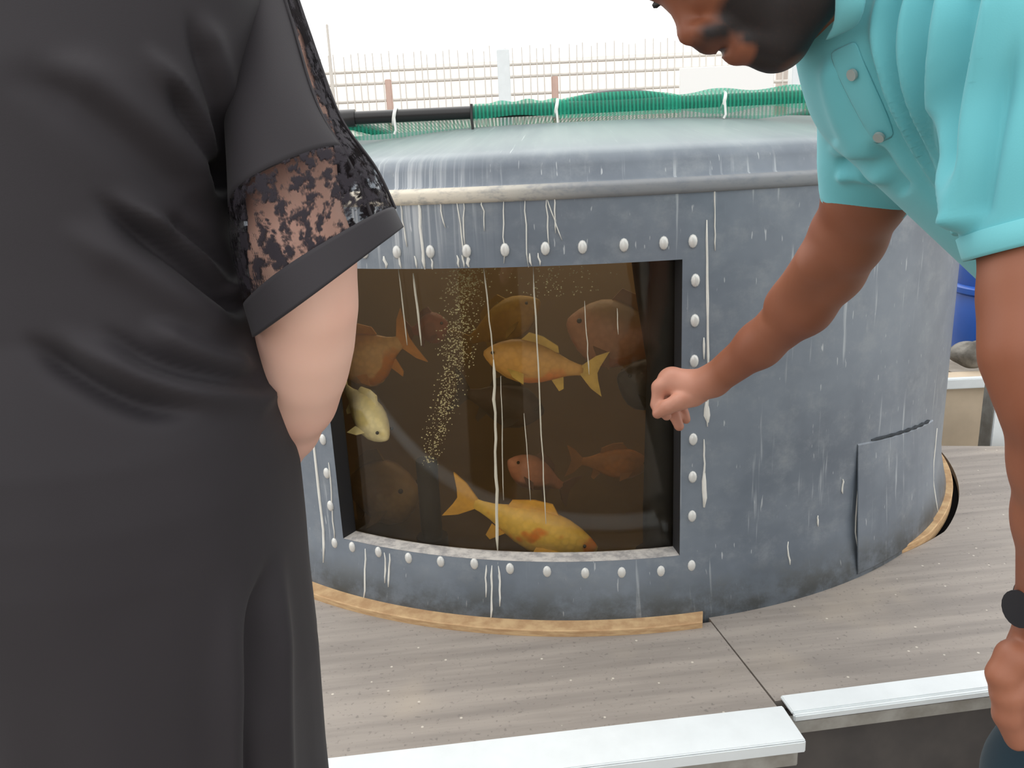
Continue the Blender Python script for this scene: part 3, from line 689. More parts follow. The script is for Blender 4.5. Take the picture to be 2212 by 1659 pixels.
for i, (px, py, lab) in enumerate(((2088, 800, 'crumpled grey sack nearest the tank on the low wall'), (2185, 805, 'crumpled grey sack nearest the white upright on the low wall'))):
    p = at(px, py, 2.98); B = Blob(p-.14, p+.14, .008)
    for k in range(7): B.ell(p+np.array([random.uniform(-.03, .03), random.uniform(-.03, .03), random.uniform(-.03, .02)]), np.eye(3), (.045, .04, random.uniform(.02, .035)), .02)
    o, _ = blob_obj('sack', B, M_SACK, None); o.location.z = .32-min(v[2] for v in _)  # rests on the wall
    tag(o, lab, 'sack', 'sacks behind the tank')

# ================================================================== people
def skin_mat(name, c, c2, extra=None, pink=None):
    t = NT(name).set(.5, .4); co = t.coord('Object'); n = t.noise(co, 9, 3, .5)
    col = t.mix(t.ramp(n, .3, .7), lin(c), lin(c2))
    if pink:
        a = t.add('ShaderNodeAttribute', attribute_name='pink').outputs['Fac']; col = t.mix(a, col, lin(pink))
    if extra:
        a = t.add('ShaderNodeAttribute', attribute_name='beard').outputs['Fac']
        st = t.noise(co, 320, 2, .6); a2 = t.math('MULTIPLY', a, t.ramp(st, .2, .5, .96, 1))
        col = t.mix(a2, col, lin(extra))
    t.base(col); t.b.inputs['Subsurface Weight'].default_value = .06; t.b.inputs['Subsurface Radius'].default_value = (.01, .004, .002)
    t.bump(t.noise(co, 260, 2), .06, .001); return t.m
def cloth_mat(name, c, c2, rough=.85, weave=900, sheen=.2, spec=.2):
    t = NT(name).set(rough, spec); co = t.coord('Object'); n = t.noise(co, 5, 3)
    t.base(t.mix(t.ramp(n, .3, .7), lin(c), lin(c2))); t.b.inputs['Sheen Weight'].default_value = sheen
    t.bump(t.noise(co, weave, 1), .08, .001); return t.m
def unit(v): v = np.asarray(v, float); return v/np.linalg.norm(v)

# ---------------------------------------------------------------- man in the turquoise polo, bending and pointing
man = thing('person', 'bending bearded person in a turquoise polo shirt pointing at the window', 'person', (.72, .78, 0))
M_SKIN_M = skin_mat('brown_skin', (140, 87, 63), (130, 78, 56), (32, 27, 28), (206, 150, 128))
HD = .78
def hp(px, py, dw=0.0): return at(px, py, HD)+np.array([0, dw, 0])
pxm = HD/FPX
fv = unit(CR*.75-CU*.66); fn = unit(-CR*.66-CU*.75); fw = np.cross(fv, fn)
B = Blob((.10, .42, .38), (1.02, 1.5, 1.58), .0032)
axh = (fv, fn, fw)
# head
B.ell(hp(1560, -185), axh, (.105, .098, .078), .02)
B.ell(hp(1585, -62), axh, (.086, .054, .062), .03)
B.ell(hp(1640, 15), axh, (.050, .037, .047), .02)
B.cap(hp(1452, -30), hp(1487, 68), .008, .0095, .012); B.ell(hp(1489, 72), axh, (.010, .011, .011), .006)
for s in (-1, 1): B.ell(hp(1505, 72, s*.013), axh, (.009, .008, .007), .006)
B.ell(hp(1538, 78), axh, (.014, .016, .025), .012)
B.ell(hp(1566, 70), axh, (.016, .016, .024), .010)
B.ell(hp(1598, 103), axh, (.015, .016, .023), .011)
B.ell(hp(1632, 95), axh, (.016, .015, .022), .010)
B.ell(hp(1675, 92), axh, (.021, .021, .027), .010)
B.cap(hp(1562, 108, -.022), hp(1562, 108, .022), .003, .003, .004, sub=True)
for s in (-1, 1):
    B.cap(hp(1722, 0, s*.05), hp(1685, 92, s*.016), .021, .020, .025); B.cap(hp(1700, -110, s*.058), hp(1722, 0, s*.05), .02, .021, .025)
    B.ell(hp(1500, -60, s*.035), axh, (.03, .02, .022), .02)
    B.cap(hp(1410, -40, s*.012), hp(1440, -75, s*.05), .012, .011, .012)
    B.ell(hp(1690, -150, s*.078), axh, (.032, .019, .009), .008)
    B.ell(hp(1452, -10, s*.03), axh, (.012, .008, .012), .008, sub=True)
# neck and trunk (under the shirt)
NB = at(1905, -20, .80)
B.cap(hp(1715, -95), NB, .058, .062, .03)
CH = at(2030, 160, .83); HIP = np.array([.86, .83, .86])
B.cap(CH, HIP, .085, .11, .04, flat=((0, 1, 0), 1.25))
FS = at(1912, 215, .95); NS = at(2265, 70, .66)
B.cap(NB, FS, .05, .05, .04); B.cap(NB, NS, .05, .05, .04)
# far arm reaching to the window
EL = at(1797, 583, 1.13); WR = at(1540, 822, 1.36)
fa = [FS, at(1872, 420, 1.02), at(1830, 515, 1.08), EL, at(1735, 660, 1.18), at(1640, 745, 1.27), WR]
B.chain(fa, [.052, .049, .0465, .0425, .041, .0335, .0265], .02)
B.cap(at(1760, 570, 1.10), at(1690, 655, 1.19), .028, .022, .02)
# far hand: palm, curled fingers, thumb against the index, two fingertips below
D1 = 1.40
def hh_(px, py, dd=0.0): return at(px, py, D1+dd)
B.cap(WR, hh_(1500, 835, -.01), .0265, .028, .012)
B.cap(hh_(1500, 838, -.01), hh_(1452, 825, .0), .027, .027, .012)
B.cap(hh_(1500, 828, .025), hh_(1455, 822, .03), .022, .021, .012)
B.chain([hh_(1450, 815, -.008), hh_(1424, 836, -.010), hh_(1419, 874, -.006), hh_(1432, 893, .002)], [.0145, .0125, .0105, .0085], .006)   # index
B.chain([hh_(1448, 818, .014), hh_(1426, 842, .020), hh_(1428, 882, .022), hh_(1440, 898, .016)], [.014, .012, .0105, .009], .005)       # middle
B.chain([hh_(1462, 838, .034), hh_(1448, 868, .040), hh_(1458, 898, .036), hh_(1467, 921, .030)], [.013, .0115, .0105, .009], .004)      # ring
B.chain([hh_(1478, 845, .050), hh_(1470, 872, .052), hh_(1477, 895, .046), hh_(1482, 906, .042)], [.012, .0105, .0095, .0085], .004)      # little
B.chain([hh_(1498, 858, -.016), hh_(1465, 868, -.026), hh_(1440, 880, -.024), hh_(1420, 893, -.016)], [.017, .0145, .0125, .0095], .006)  # thumb
# near arm down to the knee
NE = at(2295, 865, .64); NW = at(2268, 1315, .745)
B.chain([NS, at(2264, 480, .665), at(2264, 640, .655), at(2264, 760, .645), NE], [.054, .050, .047, .045, .041], .02)
B.chain([NE, at(2310, 1000, .66), at(2300, 1120, .69), NW], [.041, .040, .036, .0275], .02)
NH = .79
def nh(px, py, dd=0.0): return at(px, py, NH+dd)
B.cap(NW, nh(2255, 1420, -.02), .0275, .03, .012); B.cap(nh(2258, 1425, -.02), nh(2225, 1500, -.01), .031, .030, .014); B.cap(nh(2290, 1430, .02), nh(2270, 1510, .02), .028, .026, .014)
for i, (dx, dd, q) in enumerate(((0, -.028, 1.0), (22, -.008, 1.05), (46, .014, 1.0), (70, .034, .88))):
    B.chain([nh(2205+dx, 1470, dd), nh(2178+dx, 1500, dd-.004), nh(2176+dx, 1545*q+1500*(1-q), dd), nh(2196+dx, 1598*q+1520*(1-q), dd+.006)], [.0165, .0145, .0125, .0105], .005)
B.chain([nh(2240, 1405, -.03), nh(2190, 1420, -.035), nh(2165, 1458, -.034), nh(2168, 1492, -.03)], [.018, .0155, .0135, .0105], .006)
body, bv_ = blob_obj('body', B, M_SKIN_M, man, 1)
# beard and pale knuckles as pigment on the skin
rel = bv_-CO; dep = rel@CF; pu = IW/2+FPX*(rel@CR)/dep; pv = IH/2-FPX*(rel@CU)/dep
def seg_d(p, a, b): a = np.array(a, float); b = np.array(b, float); t_ = np.clip(((p-a)@(b-a))/((b-a)@(b-a)), 0, 1); return np.linalg.norm(p-a-t_[:, None]*(b-a), axis=1)
loc = (bv_-hp(1600, 40)); q2 = np.stack([loc@fv, loc@fn], 1)       # head's own frame (down the face, out of the face)
def hq(px, py): w = hp(px, py)-hp(1600, 40); return (w@fv, w@fn)
bd_ = np.minimum.reduce([seg_d(q2, hq(1520, 92), hq(1552, 88))-.009, seg_d(q2, hq(1570, 60), hq(1640, 80))-.017, seg_d(q2, hq(1650, 105), hq(1700, 80))-.030, seg_d(q2, hq(1700, 75), hq(1715, -60))-.024, seg_d(q2, hq(1650, 60), hq(1710, 30))-.02])
lip = seg_d(q2, hq(1590, 128), hq(1606, 132))-.007
mask = np.clip(.5-bd_/.012, 0, 1)*np.clip(lip/.006+.6, 0, 1)*(np.linalg.norm(bv_-hp(1600, -40), axis=1) < .15)
color_attr(body, 'beard', mask)
hc1 = np.linalg.norm(bv_-hh_(1460, 850), axis=1); hc2 = np.linalg.norm(bv_-nh(2220, 1490), axis=1)
color_attr(body, 'pink', np.clip(1.25-hc1/.085, 0, 1)*.85+np.clip(1.15-hc2/.09, 0, 1)*.25)
# eyes, brows, hair, ears' hair line
M_HAIR = plain('black_hair', (22, 19, 18), .6, .3, var=.3, scale=60)
for s in (-1, 1):
    bm = bmesh.new(); bmesh.ops.create_uvsphere(bm, u_segments=14, v_segments=10, radius=.0105); bmesh.ops.translate(bm, verts=bm.verts[:], vec=V(hp(1468, -14, s*.030)-fn*.0045)); bm_obj('eye', bm, plain('eye_white', (226, 220, 212), .25, .5), man, True)
    ec = hp(1468, -14, s*.030)-fn*.0045; tube('pupil', [ec+unit(fn+fv*.5)*.0085, ec+unit(fn+fv*.5)*.0112], .005, M_EYE, man, 12)
    tube('eyelid', [ec+fn*.006-fv*.008+fw*.011, ec+fn*.009-fv*.005, ec+fn*.006-fv*.008-fw*.011], .0045, M_SKIN_M, man, 10)
    tube('eyelashes', [hp(1436, 0, s*.02), hp(1428, -2, s*.03), hp(1438, -4, s*.042)], [.001, .0035, .001], M_HAIR, man, 6)
    tube('eyebrow', [hp(1412, -30, s*.012), hp(1402, -52, s*.03), hp(1420, -82, s*.052)], [.003, .005, .002], M_HAIR, man, 8)
HB = Blob(hp(1560, -185)-.16, hp(1560, -185)+.16, .005)
HB.ell(hp(1568, -200), axh, (.108, .101, .083), .01); HB.ell(hp(1590, -30), axh, (.13, .12, .2), .02, sub=True) if False else None
HB.cap(hp(1480, -40, -.2), hp(1480, -40, .2), .062, .062, .01, sub=True); HB.cap(hp(1600, 10, -.2), hp(1600, 10, .2), .07, .07, .01, sub=True)
blob_obj('hair', HB, M_HAIR, man, 1)
# shirt
M_POLO = cloth_mat('turquoise_pique', (104, 182, 191), (112, 190, 198), .8, 700, .15)
M_POLO2 = cloth_mat('turquoise_rib', (112, 188, 196), (104, 180, 189), .85, 500, .15)
S = Blob((.18, .42, .66), (1.1, 1.16, 1.44), .0042)
S.cap(at(2012, 150, .83), HIP, .112, .15, .05, flat=((0, 1, 0), 1.22))
S.cap(at(1900, 40, .82), FS, .075, .066, .05); S.cap(at(1960, 20, .80), NS, .085, .078, .05)
fh = at(1868, 428, 1.03); fdir = unit(at(1830, 515, 1.08)-at(1885, 350, .99)); fdir2 = unit(fdir+.25*CF)
S.chain([FS, at(1888, 330, .99), at(1862, 450, 1.04)], [.068, .058, .0545], .03, cut=[(fh, fdir)])
nhm = at(2262, 515, .665); ndir = unit(-CU*.95+CR*.22)
S.chain([NS, at(2258, 330, .665), at(2262, 560, .665)], [.078, .067, .0615], .03, cut=[(nhm, ndir)])
shirt, _ = blob_obj('polo_shirt', S, M_POLO, man, 2)
def polyd(p, pts):
    """distance to a smooth line and how far along it (0..1)"""
    P_ = np.array(pts, float); best = np.full(len(p), 1e9); par = np.zeros(len(p)); n = len(P_)-1
    for i in range(n):
        a, b = P_[i], P_[i+1]; t_ = np.clip(((p-a)@(b-a))/((b-a)@(b-a)), 0, 1); d = np.linalg.norm(p-a-t_[:, None]*(b-a), axis=1)
        m = d < best; best[m] = d[m]; par[m] = (i+t_[m])/n
    return best, par
def spline(pts, n=24):
    P_ = np.array(pts, float); Q = np.vstack([2*P_[0]-P_[1], P_, 2*P_[-1]-P_[-2]]); out = []
    for k in range(n+1):
        u = k/n*(len(P_)-1); i = min(int(u), len(P_)-2); t_ = u-i; a, b, c, d = Q[i:i+4]
        out.append(.5*(2*b+(c-a)*t_+(2*a-5*b+4*c-d)*t_**2+(3*b-a-3*c+d)*t_**3))
    return out
def press_folds(o, folds, smooth=0):
    """press drapery folds into a garment: each fold (line seen in the photo, half-width px, height m, taper)"""
    me = o.data; n = len(me.vertices); co = np.zeros(n*3, np.float32); me.vertices.foreach_get('co', co); co = co.reshape(-1, 3).astype(float)
    nr = np.zeros(n*3, np.float32); me.vertices.foreach_get('normal', nr); nr = nr.reshape(-1, 3).astype(float)
    Mw = np.array(o.matrix_basis) if False else np.eye(4)
    rel = co-CO; dep = rel@CF; px = np.stack([IW/2+FPX*(rel@CR)/dep, IH/2-FPX*(rel@CU)/dep], 1)
    face = np.clip(-(nr*rel).sum(1)/np.linalg.norm(rel, axis=1)*3, 0, 1); disp = np.zeros(n)
    for f_ in folds:
        pts, w, h = f_[:3]; e0, e1 = (f_[3] if len(f_) > 3 else (.25, .25))
        d, par = polyd(px, spline(pts)); tp = np.clip(par/max(e0, 1e-3), 0, 1)*np.clip((1-par)/max(e1, 1e-3), 0, 1); tp = tp*tp*(3-2*tp)
        ww = w*(.55+.45*tp); disp += h*tp*np.exp(-(d/ww)**2)
    co += nr*(disp*face)[:, None]; me.vertices.foreach_set('co', co.astype(np.float32).ravel()); me.update()
press_folds(shirt, [
    ([(1985, -60), (1962, 100), (1995, 260), (2060, 420), (2092, 512)], 20, 0.0135, (.02, .1)),
    ([(1925, -40), (1900, 60), (1918, 170), (1980, 320), (2060, 470)], 16, 0.0105, (.05, .15)),
    ([(2060, -60), (2035, 110), (2032, 250), (2062, 400), (2092, 512)], 20, 0.0135, (.02, .1)),
    ([(2165, -60), (2130, 100), (2105, 260), (2092, 400), (2092, 500)], 24, 0.0135, (.02, .1)),
    ([(1955, -40), (1935, 90), (1955, 220), (2025, 380), (2080, 490)], 15, -0.0120, (.05, .1)),
    ([(2020, -40), (2000, 130), (2013, 260), (2068, 420), (2090, 505)], 16, -0.0120, (.05, .1)),
    ([(2105, -40), (2082, 120), (2066, 260), (2075, 420)], 18, -0.0120, (.05, .2)),
    ([(2200, 60), (2160, 240), (2130, 400), (2110, 500)], 20, -0.0090, (.3, .2)),
    ([(1872, 60), (1885, 150), (1920, 260), (1985, 370), (2060, 480)], 16, -0.0090, (.3, .2)),
    ([(1790, 110), (1800, 200), (1840, 300), (1930, 400)], 22, 0.0090, (.2, .3)),
    ([(1800, 385), (1860, 378), (1935, 398)], 13, 0.0090, (.2, .3)), ([(1800, 352), (1860, 348), (1930, 375)], 13, -0.0090, (.2, .3)),
    ([(1800, 300), (1830, 330), (1880, 345)], 18, 0.0060, (.2, .4)),
    ([(1880, 300), (1920, 370), (1960, 420)], 14, -0.0105, (.3, .1))])
def cuff(c, d, r0, r1, L, parent, mat):
    d = unit(d); a = unit(np.cross(d, (0, 0, 1))); b = np.cross(d, a); vv = []; ff = []; N = 40
    for rr, zz in ((r0-.006, -L), (r0, -L+.002), (r1, -.003), (r1-.001, 0), (r1-.008, 0), (r0-.008, -L)):
        for j in range(N): w = 2*math.pi*j/N; vv.append(c+d*zz+rr*(a*math.cos(w)+b*math.sin(w)))
    for i in range(5):
        for j in range(N): ff.append((i*N+j, i*N+(j+1) % N, (i+1)*N+(j+1) % N, (i+1)*N+j))
    return fix_normals(mesh('sleeve_cuff', vv, ff, mat, parent))
cuff(at(1867, 432, 1.032), fdir, .0565, .0558, .022, shirt, M_POLO2); cuff(at(2261, 522, .665), ndir, .0635, .0625, .022, shirt, M_POLO2)
def slab(name, grid, th, mat, parent):
    """thick bent sheet through a grid of points"""
    G = np.array(grid, float); n0, n1 = G.shape[:2]; Nn = np.zeros_like(G)
    for i in range(n0):
        for j in range(n1):
            a = G[min(i+1, n0-1), j]-G[max(i-1, 0), j]; b = G[i, min(j+1, n1-1)]-G[i, max(j-1, 0)]; c = np.cross(a, b); Nn[i, j] = c/(np.linalg.norm(c)+1e-9)
    vv = list((G+Nn*th/2).reshape(-1, 3))+list((G-Nn*th/2).reshape(-1, 3)); m_ = n0*n1; ff = []
    for i in range(n0-1):
        for j in range(n1-1): a = i*n1+j; ff += [(a, a+1, a+n1+1, a+n1), (m_+a, m_+a+n1, m_+a+n1+1, m_+a+1)]
    edge = [j for j in range(n1)]+[i*n1+n1-1 for i in range(1, n0)]+[(n0-1)*n1+j for j in range(n1-2, -1, -1)]+[i*n1 for i in range(n0-2, 0, -1)]
    for i in range(len(edge)): a, b = edge[i], edge[(i+1) % len(edge)]; ff.append((a, b, m_+b, m_+a))
    o = fix_normals(mesh(name, vv, ff, mat, parent)); md = o.modifiers.new('sub', 'SUBSURF'); md.levels = md.render_levels = 1; return o
# open collar leaves and placket
slab('collar', [[at(1798, -110, .70), at(1830, -115, .69), at(1866, -120, .685)], [at(1803, -30, .705), at(1838, -35, .69), at(1878, -45, .685)], [at(1803, 25, .715), at(1835, 18, .695), at(1872, 10, .69)], [at(1800, 62, .73), at(1825, 55, .715), at(1862, 42, .705)], [at(1772, 96, .755), at(1800, 80, .74), at(1852, 58, .72)]], .004, M_POLO2, shirt)
slab('collar', [[at(1800, -60, .93), at(1850, -70, .95)], [at(1790, 10, .91), at(1830, 0, .93)], [at(1778, 90, .86), at(1805, 70, .88)]], .004, M_POLO2, shirt)
from mathutils.bvhtree import BVHTree
_bm = bmesh.new(); _bm.from_mesh(shirt.data); BV = BVHTree.FromBMesh(_bm)
def on_shirt(px, py, lift=.001):
    d = Vector(unit(CF+CR*(px-IW/2)/FPX-CU*(py-IH/2)/FPX)); h, n_, _i, _d = BV.ray_cast(V(CO), d)
    return (np.array(h)+np.array(n_)*lift, np.array(n_)) if h else (at(px, py, .76), -CF)
rows_ = [((1792, 112), (1852, 84)), ((1800, 140), (1862, 118)), ((1815, 175), (1878, 155)), ((1838, 220), (1898, 200)), ((1865, 270), (1920, 248)), ((1888, 315), (1936, 295))]
slab('placket', [[on_shirt(a[0]+(b[0]-a[0])*k/3, a[1]+(b[1]-a[1])*k/3)[0] for k in range(4)] for a, b in rows_], .002, M_POLO2, shirt)
M_BUTTON = plain('grey_button', (150, 160, 158), .4, .5)
for (px, py) in ((1848, 158), (1903, 290)):
    c0, nn = on_shirt(px, py, .003); tube('button', [c0, c0+nn*.003], .0055, M_BUTTON, shirt, 14)
# trousers, shoes, watch
M_TROUSER = cloth_mat('dark_teal_denim', (22, 40, 50), (30, 50, 60), .85, 600, .1)
T = Blob((.36, .44, .06), (1.16, 1.24, 1.06), .007)
KN = at(2330, 1715, .83); KF = np.array([.92, 1.0, .47])
T.cap(HIP+np.array([-.02, -.08, .02]), HIP+np.array([-.02, .08, .02]), .15, .15, .05)
T.chain([HIP+np.array([-.02, -.09, -.02]), KN, np.array([KN[0]+.14, KN[1]-.02, .12])], [.105, .082, .062], .03); T.chain([HIP+np.array([-.02, .09, -.02]), KF, np.array([1.0, .98, .12])], [.105, .078, .062], .03)
blob_obj('trousers', T, M_TROUSER, man, 1)
M_SHOE = plain('black_shoe', (26, 25, 26), .4, .5)
for (x, y) in ((KN[0]+.14, KN[1]-.02), (1.0, .98)):
    Q = Blob((x-.28, y-.09, -.01), (x+.12, y+.09, .16), .006); Q.cap((x+.02, y, .045), (x-.16, y, .035), .044, .036, .02, flat=((0, 0, 1), .9)); Q.cap((x+.0, y, .06), (x+.0, y, .12), .045, .043, .02)
    o, vq = blob_obj('shoe', Q, M_SHOE, man, 1); o.location.z += -min(vq[:, 2])
wd = unit(NW-at(2300, 1120, .69)); wc = NW-wd*.012; watch = cuff(wc+wd*.02, wd, .0305, .0305, .024, man, plain('black_strap', (24, 24, 26), .5, .4)); watch.name = 'watch_strap'
tube('watch_case', [wc+wd*.008-CR*.028-CF*.008, wc+wd*.008-CR*.037-CF*.011], .017, plain('watch_steel', (60, 60, 64), .3, .5, .6), man, 20)

# ---------------------------------------------------------------- person in the black dress with lace sleeves, seen from behind
lady = thing('person', 'person in a black dress with lace sleeves standing close at the left', 'person', (-.42, .76, 0))
M_SKIN_W = skin_mat('fair_skin', (232, 190, 172), (226, 178, 160))
M_DRESS = cloth_mat('black_crepe', (37, 34, 38), (41, 38, 42), .7, 900, .04, .3)
LX, LY = -.40, .77
W_ = Blob((-.78, .44, .0), (.02, 1.32, 1.66), .0045)
def lp_(x, y, z): return np.array([LX+x, LY+y, z])
W_.ell(lp_(-.02, .06, 1.50), np.eye(3), (.072, .09, .105), .02); W_.ell(lp_(-.02, .12, 1.45), np.eye(3), (.055, .05, .07), .02)
W_.ell(lp_(-.02, .163, 1.47), np.eye(3), (.011, .014, .018), .01)
for s in (-1, 1): W_.ell(lp_(-.02+s*.072, .055, 1.485), np.eye(3), (.008, .016, .027), .006)
W_.cap(lp_(-.02, .02, 1.30), lp_(-.02, .045, 1.43), .052, .048, .03)
W_.cap(lp_(-.11, .02, 1.25), lp_(.11, .02, 1.25), .04, .04, .03); W_.cap(lp_(0, 0, 1.2), lp_(0, 0, .9), .12, .13, .04)
SH = at(590, 100, .775); EW = at(664, 735, .78); FW = at(588, 970, .91); HW = at(470, 1060, .97)
W_.chain([SH, at(615, 300, .75), at(655, 560, .75), at(662, 660, .76)], [.030, .042, .0445, .0435], .02)
W_.chain([at(662, 660, .76), at(660, 740, .785), at(650, 800, .81), at(636, 860, .84), at(612, 920, .88), FW, HW], [.0435, .042, .0415, .040, .036, .030, .023], .02)
W_.cap(HW, at(400, 1075, .99), .022, .026, .015)
for i in range(4): W_.chain([at(390, 1050+i*22, .99), at(340, 1062+i*22, 1.0), at(310, 1078+i*20, .995)], [.0095, .009, .0075], .004)
W_.chain([at(430, 1045, .97), at(385, 1030, .97), at(355, 1040, .975)], [.011, .0095, .008], .006)
W_.chain([lp_(-.15, .008, 1.245), lp_(-.225, .02, 1.02), lp_(-.17, .18, .88), lp_(-.05, .22, .90)], [.04, .042, .034, .026], .02)
for s in (-1, 1): W_.chain([lp_(s*.1, 0, .7), lp_(s*.09, 0, .42), lp_(s*.085, -.01, .30), lp_(s*.08, .01, .07)], [.06, .052, .052, .036], .02); W_.cap(lp_(s*.08, .0, .04), lp_(s*.085, .14, .025), .035, .024, .02)
blob_obj('body', W_, M_SKIN_W, lady, 1)
HB = Blob(lp_(-.02, .04, 1.46)-.2, lp_(-.02, .04, 1.46)+.2, .006); HB.ell(lp_(-.02, .045, 1.515), np.eye(3), (.083, .10, .105), .02); HB.ell(lp_(-.02, -.01, 1.42), np.eye(3), (.08, .05, .10), .03); HB.ell(lp_(-.02, .17, 1.45), np.eye(3), (.065, .07, .09), .015, sub=True)
blob_obj('hair', HB, plain('brown_hair', (52, 38, 30), .5, .4, var=.3, scale=40, stretch=(6, 6, 1)), lady, 1)
for s in (-1, 1):
    Q = Blob(lp_(s*.08-.07, -.1, -.02), lp_(s*.08+.07, .24, .1), .006); Q.cap(lp_(s*.08, -.03, .035), lp_(s*.087, .16, .028), .042, .034, .02, flat=((0, 0, 1), .8)); o, vq = blob_obj('shoe', Q, M_SHOE, lady, 1); o.location.z += -min(vq[:, 2])
# dress: lofted around the body; the right outline follows hip and skirt
def sil(py):
    xs = [(-200, 565), (0, 560), (150, 545), (280, 520), (380, 503), (500, 506), (650, 545), (760, 590), (870, 620), (1000, 640), (1150, 655), (1300, 668), (1450, 686), (1659, 698), (2100, 735), (2700, 770)]
    return np.interp(py, [a for a, b in xs], [b for a, b in xs])
lev = []; CXW = -.40
for z in np.linspace(.20, 1.36, 230):
    # the pixel row at which this height is seen on the flank
    py = IH/2
    for _ in range(12):
        ry_ = at(sil(py), py, 1.0)-CO; dd = (LY-.02)/ry_[1]; p0 = CO+ry_*dd; py += (p0[2]-z)/dd*FPX*.9
    pr = p0; rx = pr[0]-CXW-.010
    if z > 1.28: rx *= 1-.5*((z-1.28)/.08)**2
    ry = np.interp(z, [.2, .5, .8, .9, 1.0, 1.1, 1.2, 1.28, 1.36], [.20, .19, .185, .175, .15, .145, .14, .12, .075])
    lev.append((z, CXW, LY+np.interp(z, [.2, .85, 1.05, 1.36], [0, -.01, .005, .02]), rx, ry))
NTH = 440; v = []; f = []
for (z, cx, cy, rx, ry) in lev:
    for j in range(NTH):
        a = 2*math.pi*j/NTH; ca, sa = math.cos(a), math.sin(a); e = 2/2.35
        x = rx*math.copysign(abs(ca)**e, ca); y = ry*math.copysign(abs(sa)**e, sa)
        w = max(0, (.75-z)/.55); g = 1+.035*w*math.sin(9*a+1.0)+.02*w*math.sin(17*a)
        v.append((cx+x*g, cy+y*g, z))
for i in range(len(lev)-1):
    for j in range(NTH): f.append((i*NTH+j, i*NTH+(j+1) % NTH, (i+1)*NTH+(j+1) % NTH, (i+1)*NTH+j))
dress = fix_normals(mesh('dress', v, f, M_DRESS, lady))
md = dress.modifiers.new('cloth', 'SOLIDIFY'); md.thickness = .003; md.offset = -1
press_folds(dress, [
    ([(395, 20), (440, 130), (480, 260), (498, 400)], 20, -0.0110, (.35, .05)), ([(430, 20), (475, 140), (500, 280)], 26, 0.0060, (.3, .2)),
    ([(335, 130), (400, 240), (460, 340), (497, 420)], 20, -0.0188, (.35, .05)), ([(300, 90), (380, 190), (440, 290), (488, 380)], 24, 0.0130, (.3, .15)),
    ([(60, 130), (180, 170), (300, 260), (420, 370), (500, 470)], 45, 0.0116, (.3, .2)), ([(-50, 160), (120, 190), (260, 280), (400, 400), (500, 500)], 50, -0.0101, (.3, .2)),
    ([(180, 410), (300, 500), (420, 580), (530, 680)], 26, -0.0188, (.4, .1)), ([(230, 410), (350, 490), (470, 580), (540, 650)], 26, 0.0145, (.3, .1)), ([(330, 450), (440, 530), (520, 620)], 20, -0.0145, (.3, .1)),
    ([(120, 480), (260, 560), (400, 650), (540, 720)], 40, 0.0116, (.3, .2)),
    ([(40, 720), (150, 800), (300, 870), (460, 890)], 28, -0.0174, (.3, .3)), ([(100, 700), (230, 780), (380, 840), (540, 850), (610, 860)], 32, 0.0130, (.3, .2)),
    ([(200, 700), (330, 780), (480, 820), (600, 840)], 24, -0.0130, (.3, .15)), ([(300, 690), (420, 760), (560, 800)], 26, 0.0116, (.3, .2)),
    ([(590, 1180), (560, 1320), (548, 1500), (545, 1700), (550, 2300), (560, 3000)], 22, -0.0203, (.3, .02)), ([(610, 1160), (600, 1330), (600, 1500), (605, 1700), (620, 2300), (640, 3000)], 24, 0.0145, (.3, .02)), ([(500, 1200), (500, 1400), (505, 1700), (510, 2300), (520, 3000)], 40, 0.0116, (.4, .02))])
# flared sleeve with lace strip, lace band and plain hem
t = NT('black_lace').set(.8, .2); tcn = t.add('ShaderNodeUVMap'); uvn = tcn.outputs[0]
vr = t.add('ShaderNodeTexVoronoi', feature='SMOOTH_F1', ins={'Vector': t.add('ShaderNodeMapping', ins={'Vector': uvn, 'Scale': (1, .8, 1)}).outputs[0], 'Scale': 75.0, 'Randomness': .9}).outputs['Distance']
n1 = t.noise(uvn, 120, 3, .7); n0 = t.noise(uvn, 42, 2, .6)
hole = t.math('ADD', t.math('MULTIPLY', vr, .35), t.math('MULTIPLY', n1, .7)); hole = t.math('ADD', hole, t.math('MULTIPLY', n0, .5))
t.base(lin((40, 36, 42))); t.transp(t.ramp(hole, .68, .79, .06, .92)); M_LACE = t.m
secs = [((530, -70), (-80, 30), .775, .042), ((580, 110), (-90, 32), .765, .052), ((618, 300), (-116, 46), .75, .068), ((664, 455), (-152, 82), .745, .080), ((717, 603), (-153, 112), .742, .086)]
def sleeve_pt(u, th):
    k = u*(len(secs)-1); i = min(int(k), len(secs)-2); w = k-i
    Q = lambda idx: [np.array(secs[idx][0], float), np.array(secs[idx][1], float), secs[idx][2], secs[idx][3]]
    idx = [max(i-1, 0), i, i+1, min(i+2, len(secs)-1)]; S_ = [Q(q) for q in idx]; out = []
    for m_ in range(4):
        a, b, c, d = [q[m_] for q in S_]; out.append(.5*(2*b+(c-a)*w+(2*a-5*b+4*c-d)*w*w+(3*b-a-3*c+d)*w**3))
    c, hw, dp, hd = out; e1 = at(c[0]-hw[0], c[1]-hw[1], dp)-at(c[0], c[1], dp); ax = unit(at(717, 603, .74)-at(515, -70, .775)); e2 = unit(np.cross(e1, ax))
    if e2@CF > 0: e2 = -e2
    return at(c[0], c[1], dp)+e1*math.cos(th)+e2*hd*math.sin(th)+ax*(.034*math.sin(th)*u**3)
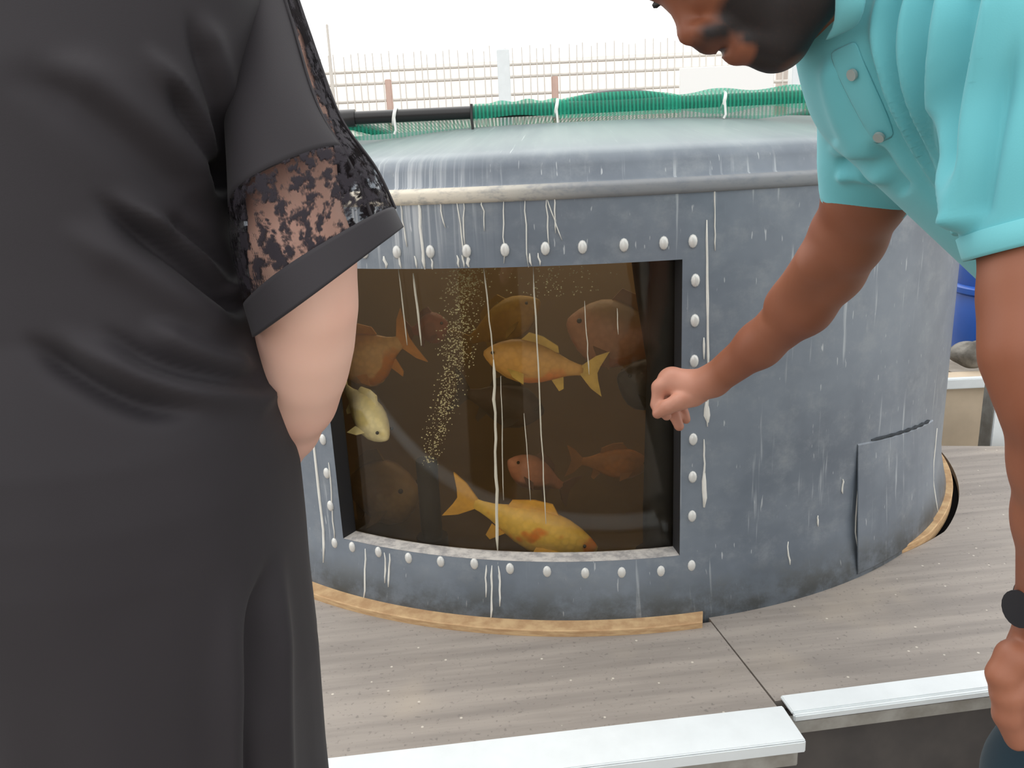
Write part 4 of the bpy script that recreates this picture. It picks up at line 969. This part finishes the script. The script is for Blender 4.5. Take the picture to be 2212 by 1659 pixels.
def sleeve_patch(name, u0, u1, t0, t1, nu, nt, mat, parent, off=0.0, th=.002, uvm=False):
    vv = []; uu = []
    for i in range(nu+1):
        for j in range(nt+1):
            u = u0+(u1-u0)*i/nu; a = t0+(t1-t0)*j/nt; p = sleeve_pt(u, a); c0 = (sleeve_pt(u, 0)+sleeve_pt(u, math.pi))/2
            wr = .0025*math.sin(5*a+6*u)*u; vv.append(p+unit(p-c0)*(off+wr)); uu.append((a*.085, u*.30))
    ff = [(i*(nt+1)+j, i*(nt+1)+j+1, (i+1)*(nt+1)+j+1, (i+1)*(nt+1)+j) for i in range(nu) for j in range(nt)]
    o = mesh(name, vv, ff, mat, parent, True, uu); md = o.modifiers.new('cloth', 'SOLIDIFY'); md.thickness = th; md.offset = 0; return o
TS0, TS1 = math.radians(4), math.radians(38)      # lace strip along the outer arm
sl = sleeve_patch('sleeve', 0, .66, TS1, math.radians(364), 40, 90, M_DRESS, lady)
sleeve_patch('lace_strip', 0, .90, TS0, TS1, 50, 14, M_LACE, sl, uvm=True)
sleeve_patch('lace_band', .66, .90, TS1, math.radians(364), 20, 90, M_LACE, sl)
sleeve_patch('sleeve_hem', .895, 1.0, 0, 2*math.pi, 10, 100, M_DRESS, sl, .001)
for th_ in (TS0, TS1): tube('seam', [sleeve_pt(u, th_)+unit(sleeve_pt(u, th_)-(sleeve_pt(u, 0)+sleeve_pt(u, math.pi))/2)*.001 for u in np.linspace(0, .9, 40)], .0016, M_DRESS, sl, 6)
# the other sleeve, on the far side of the dress
def plain_sleeve(name, u0, u1, mat, parent, off=0.0):
    A_, B_ = lp_(-.135, .005, 1.305), lp_(-.235, .02, 1.06); d = unit(B_-A_); e1 = unit(np.cross(d, (0, 1, 0))); e2 = np.cross(d, e1); vv = []; ff = []; uu = []; nu, N = 14, 48
    for i in range(nu+1):
        u = u0+(u1-u0)*i/nu; r = .060+.026*u*u+off
        for j in range(N+1):
            a = 2*math.pi*j/N; vv.append(A_+(B_-A_)*u+r*(e1*math.cos(a)+e2*math.sin(a))); uu.append((a*.085, u*.3))
    for i in range(nu):
        for j in range(N): q = i*(N+1)+j; ff.append((q, q+1, q+N+2, q+N+1))
    o = mesh(name, vv, ff, mat, parent, True, uu); md = o.modifiers.new('cloth', 'SOLIDIFY'); md.thickness = .002; md.offset = 0; return o
s2 = plain_sleeve('sleeve', 0, .66, M_DRESS, lady); plain_sleeve('lace_band', .66, .9, M_LACE, s2); plain_sleeve('sleeve_hem', .895, 1.0, M_DRESS, s2, .001)
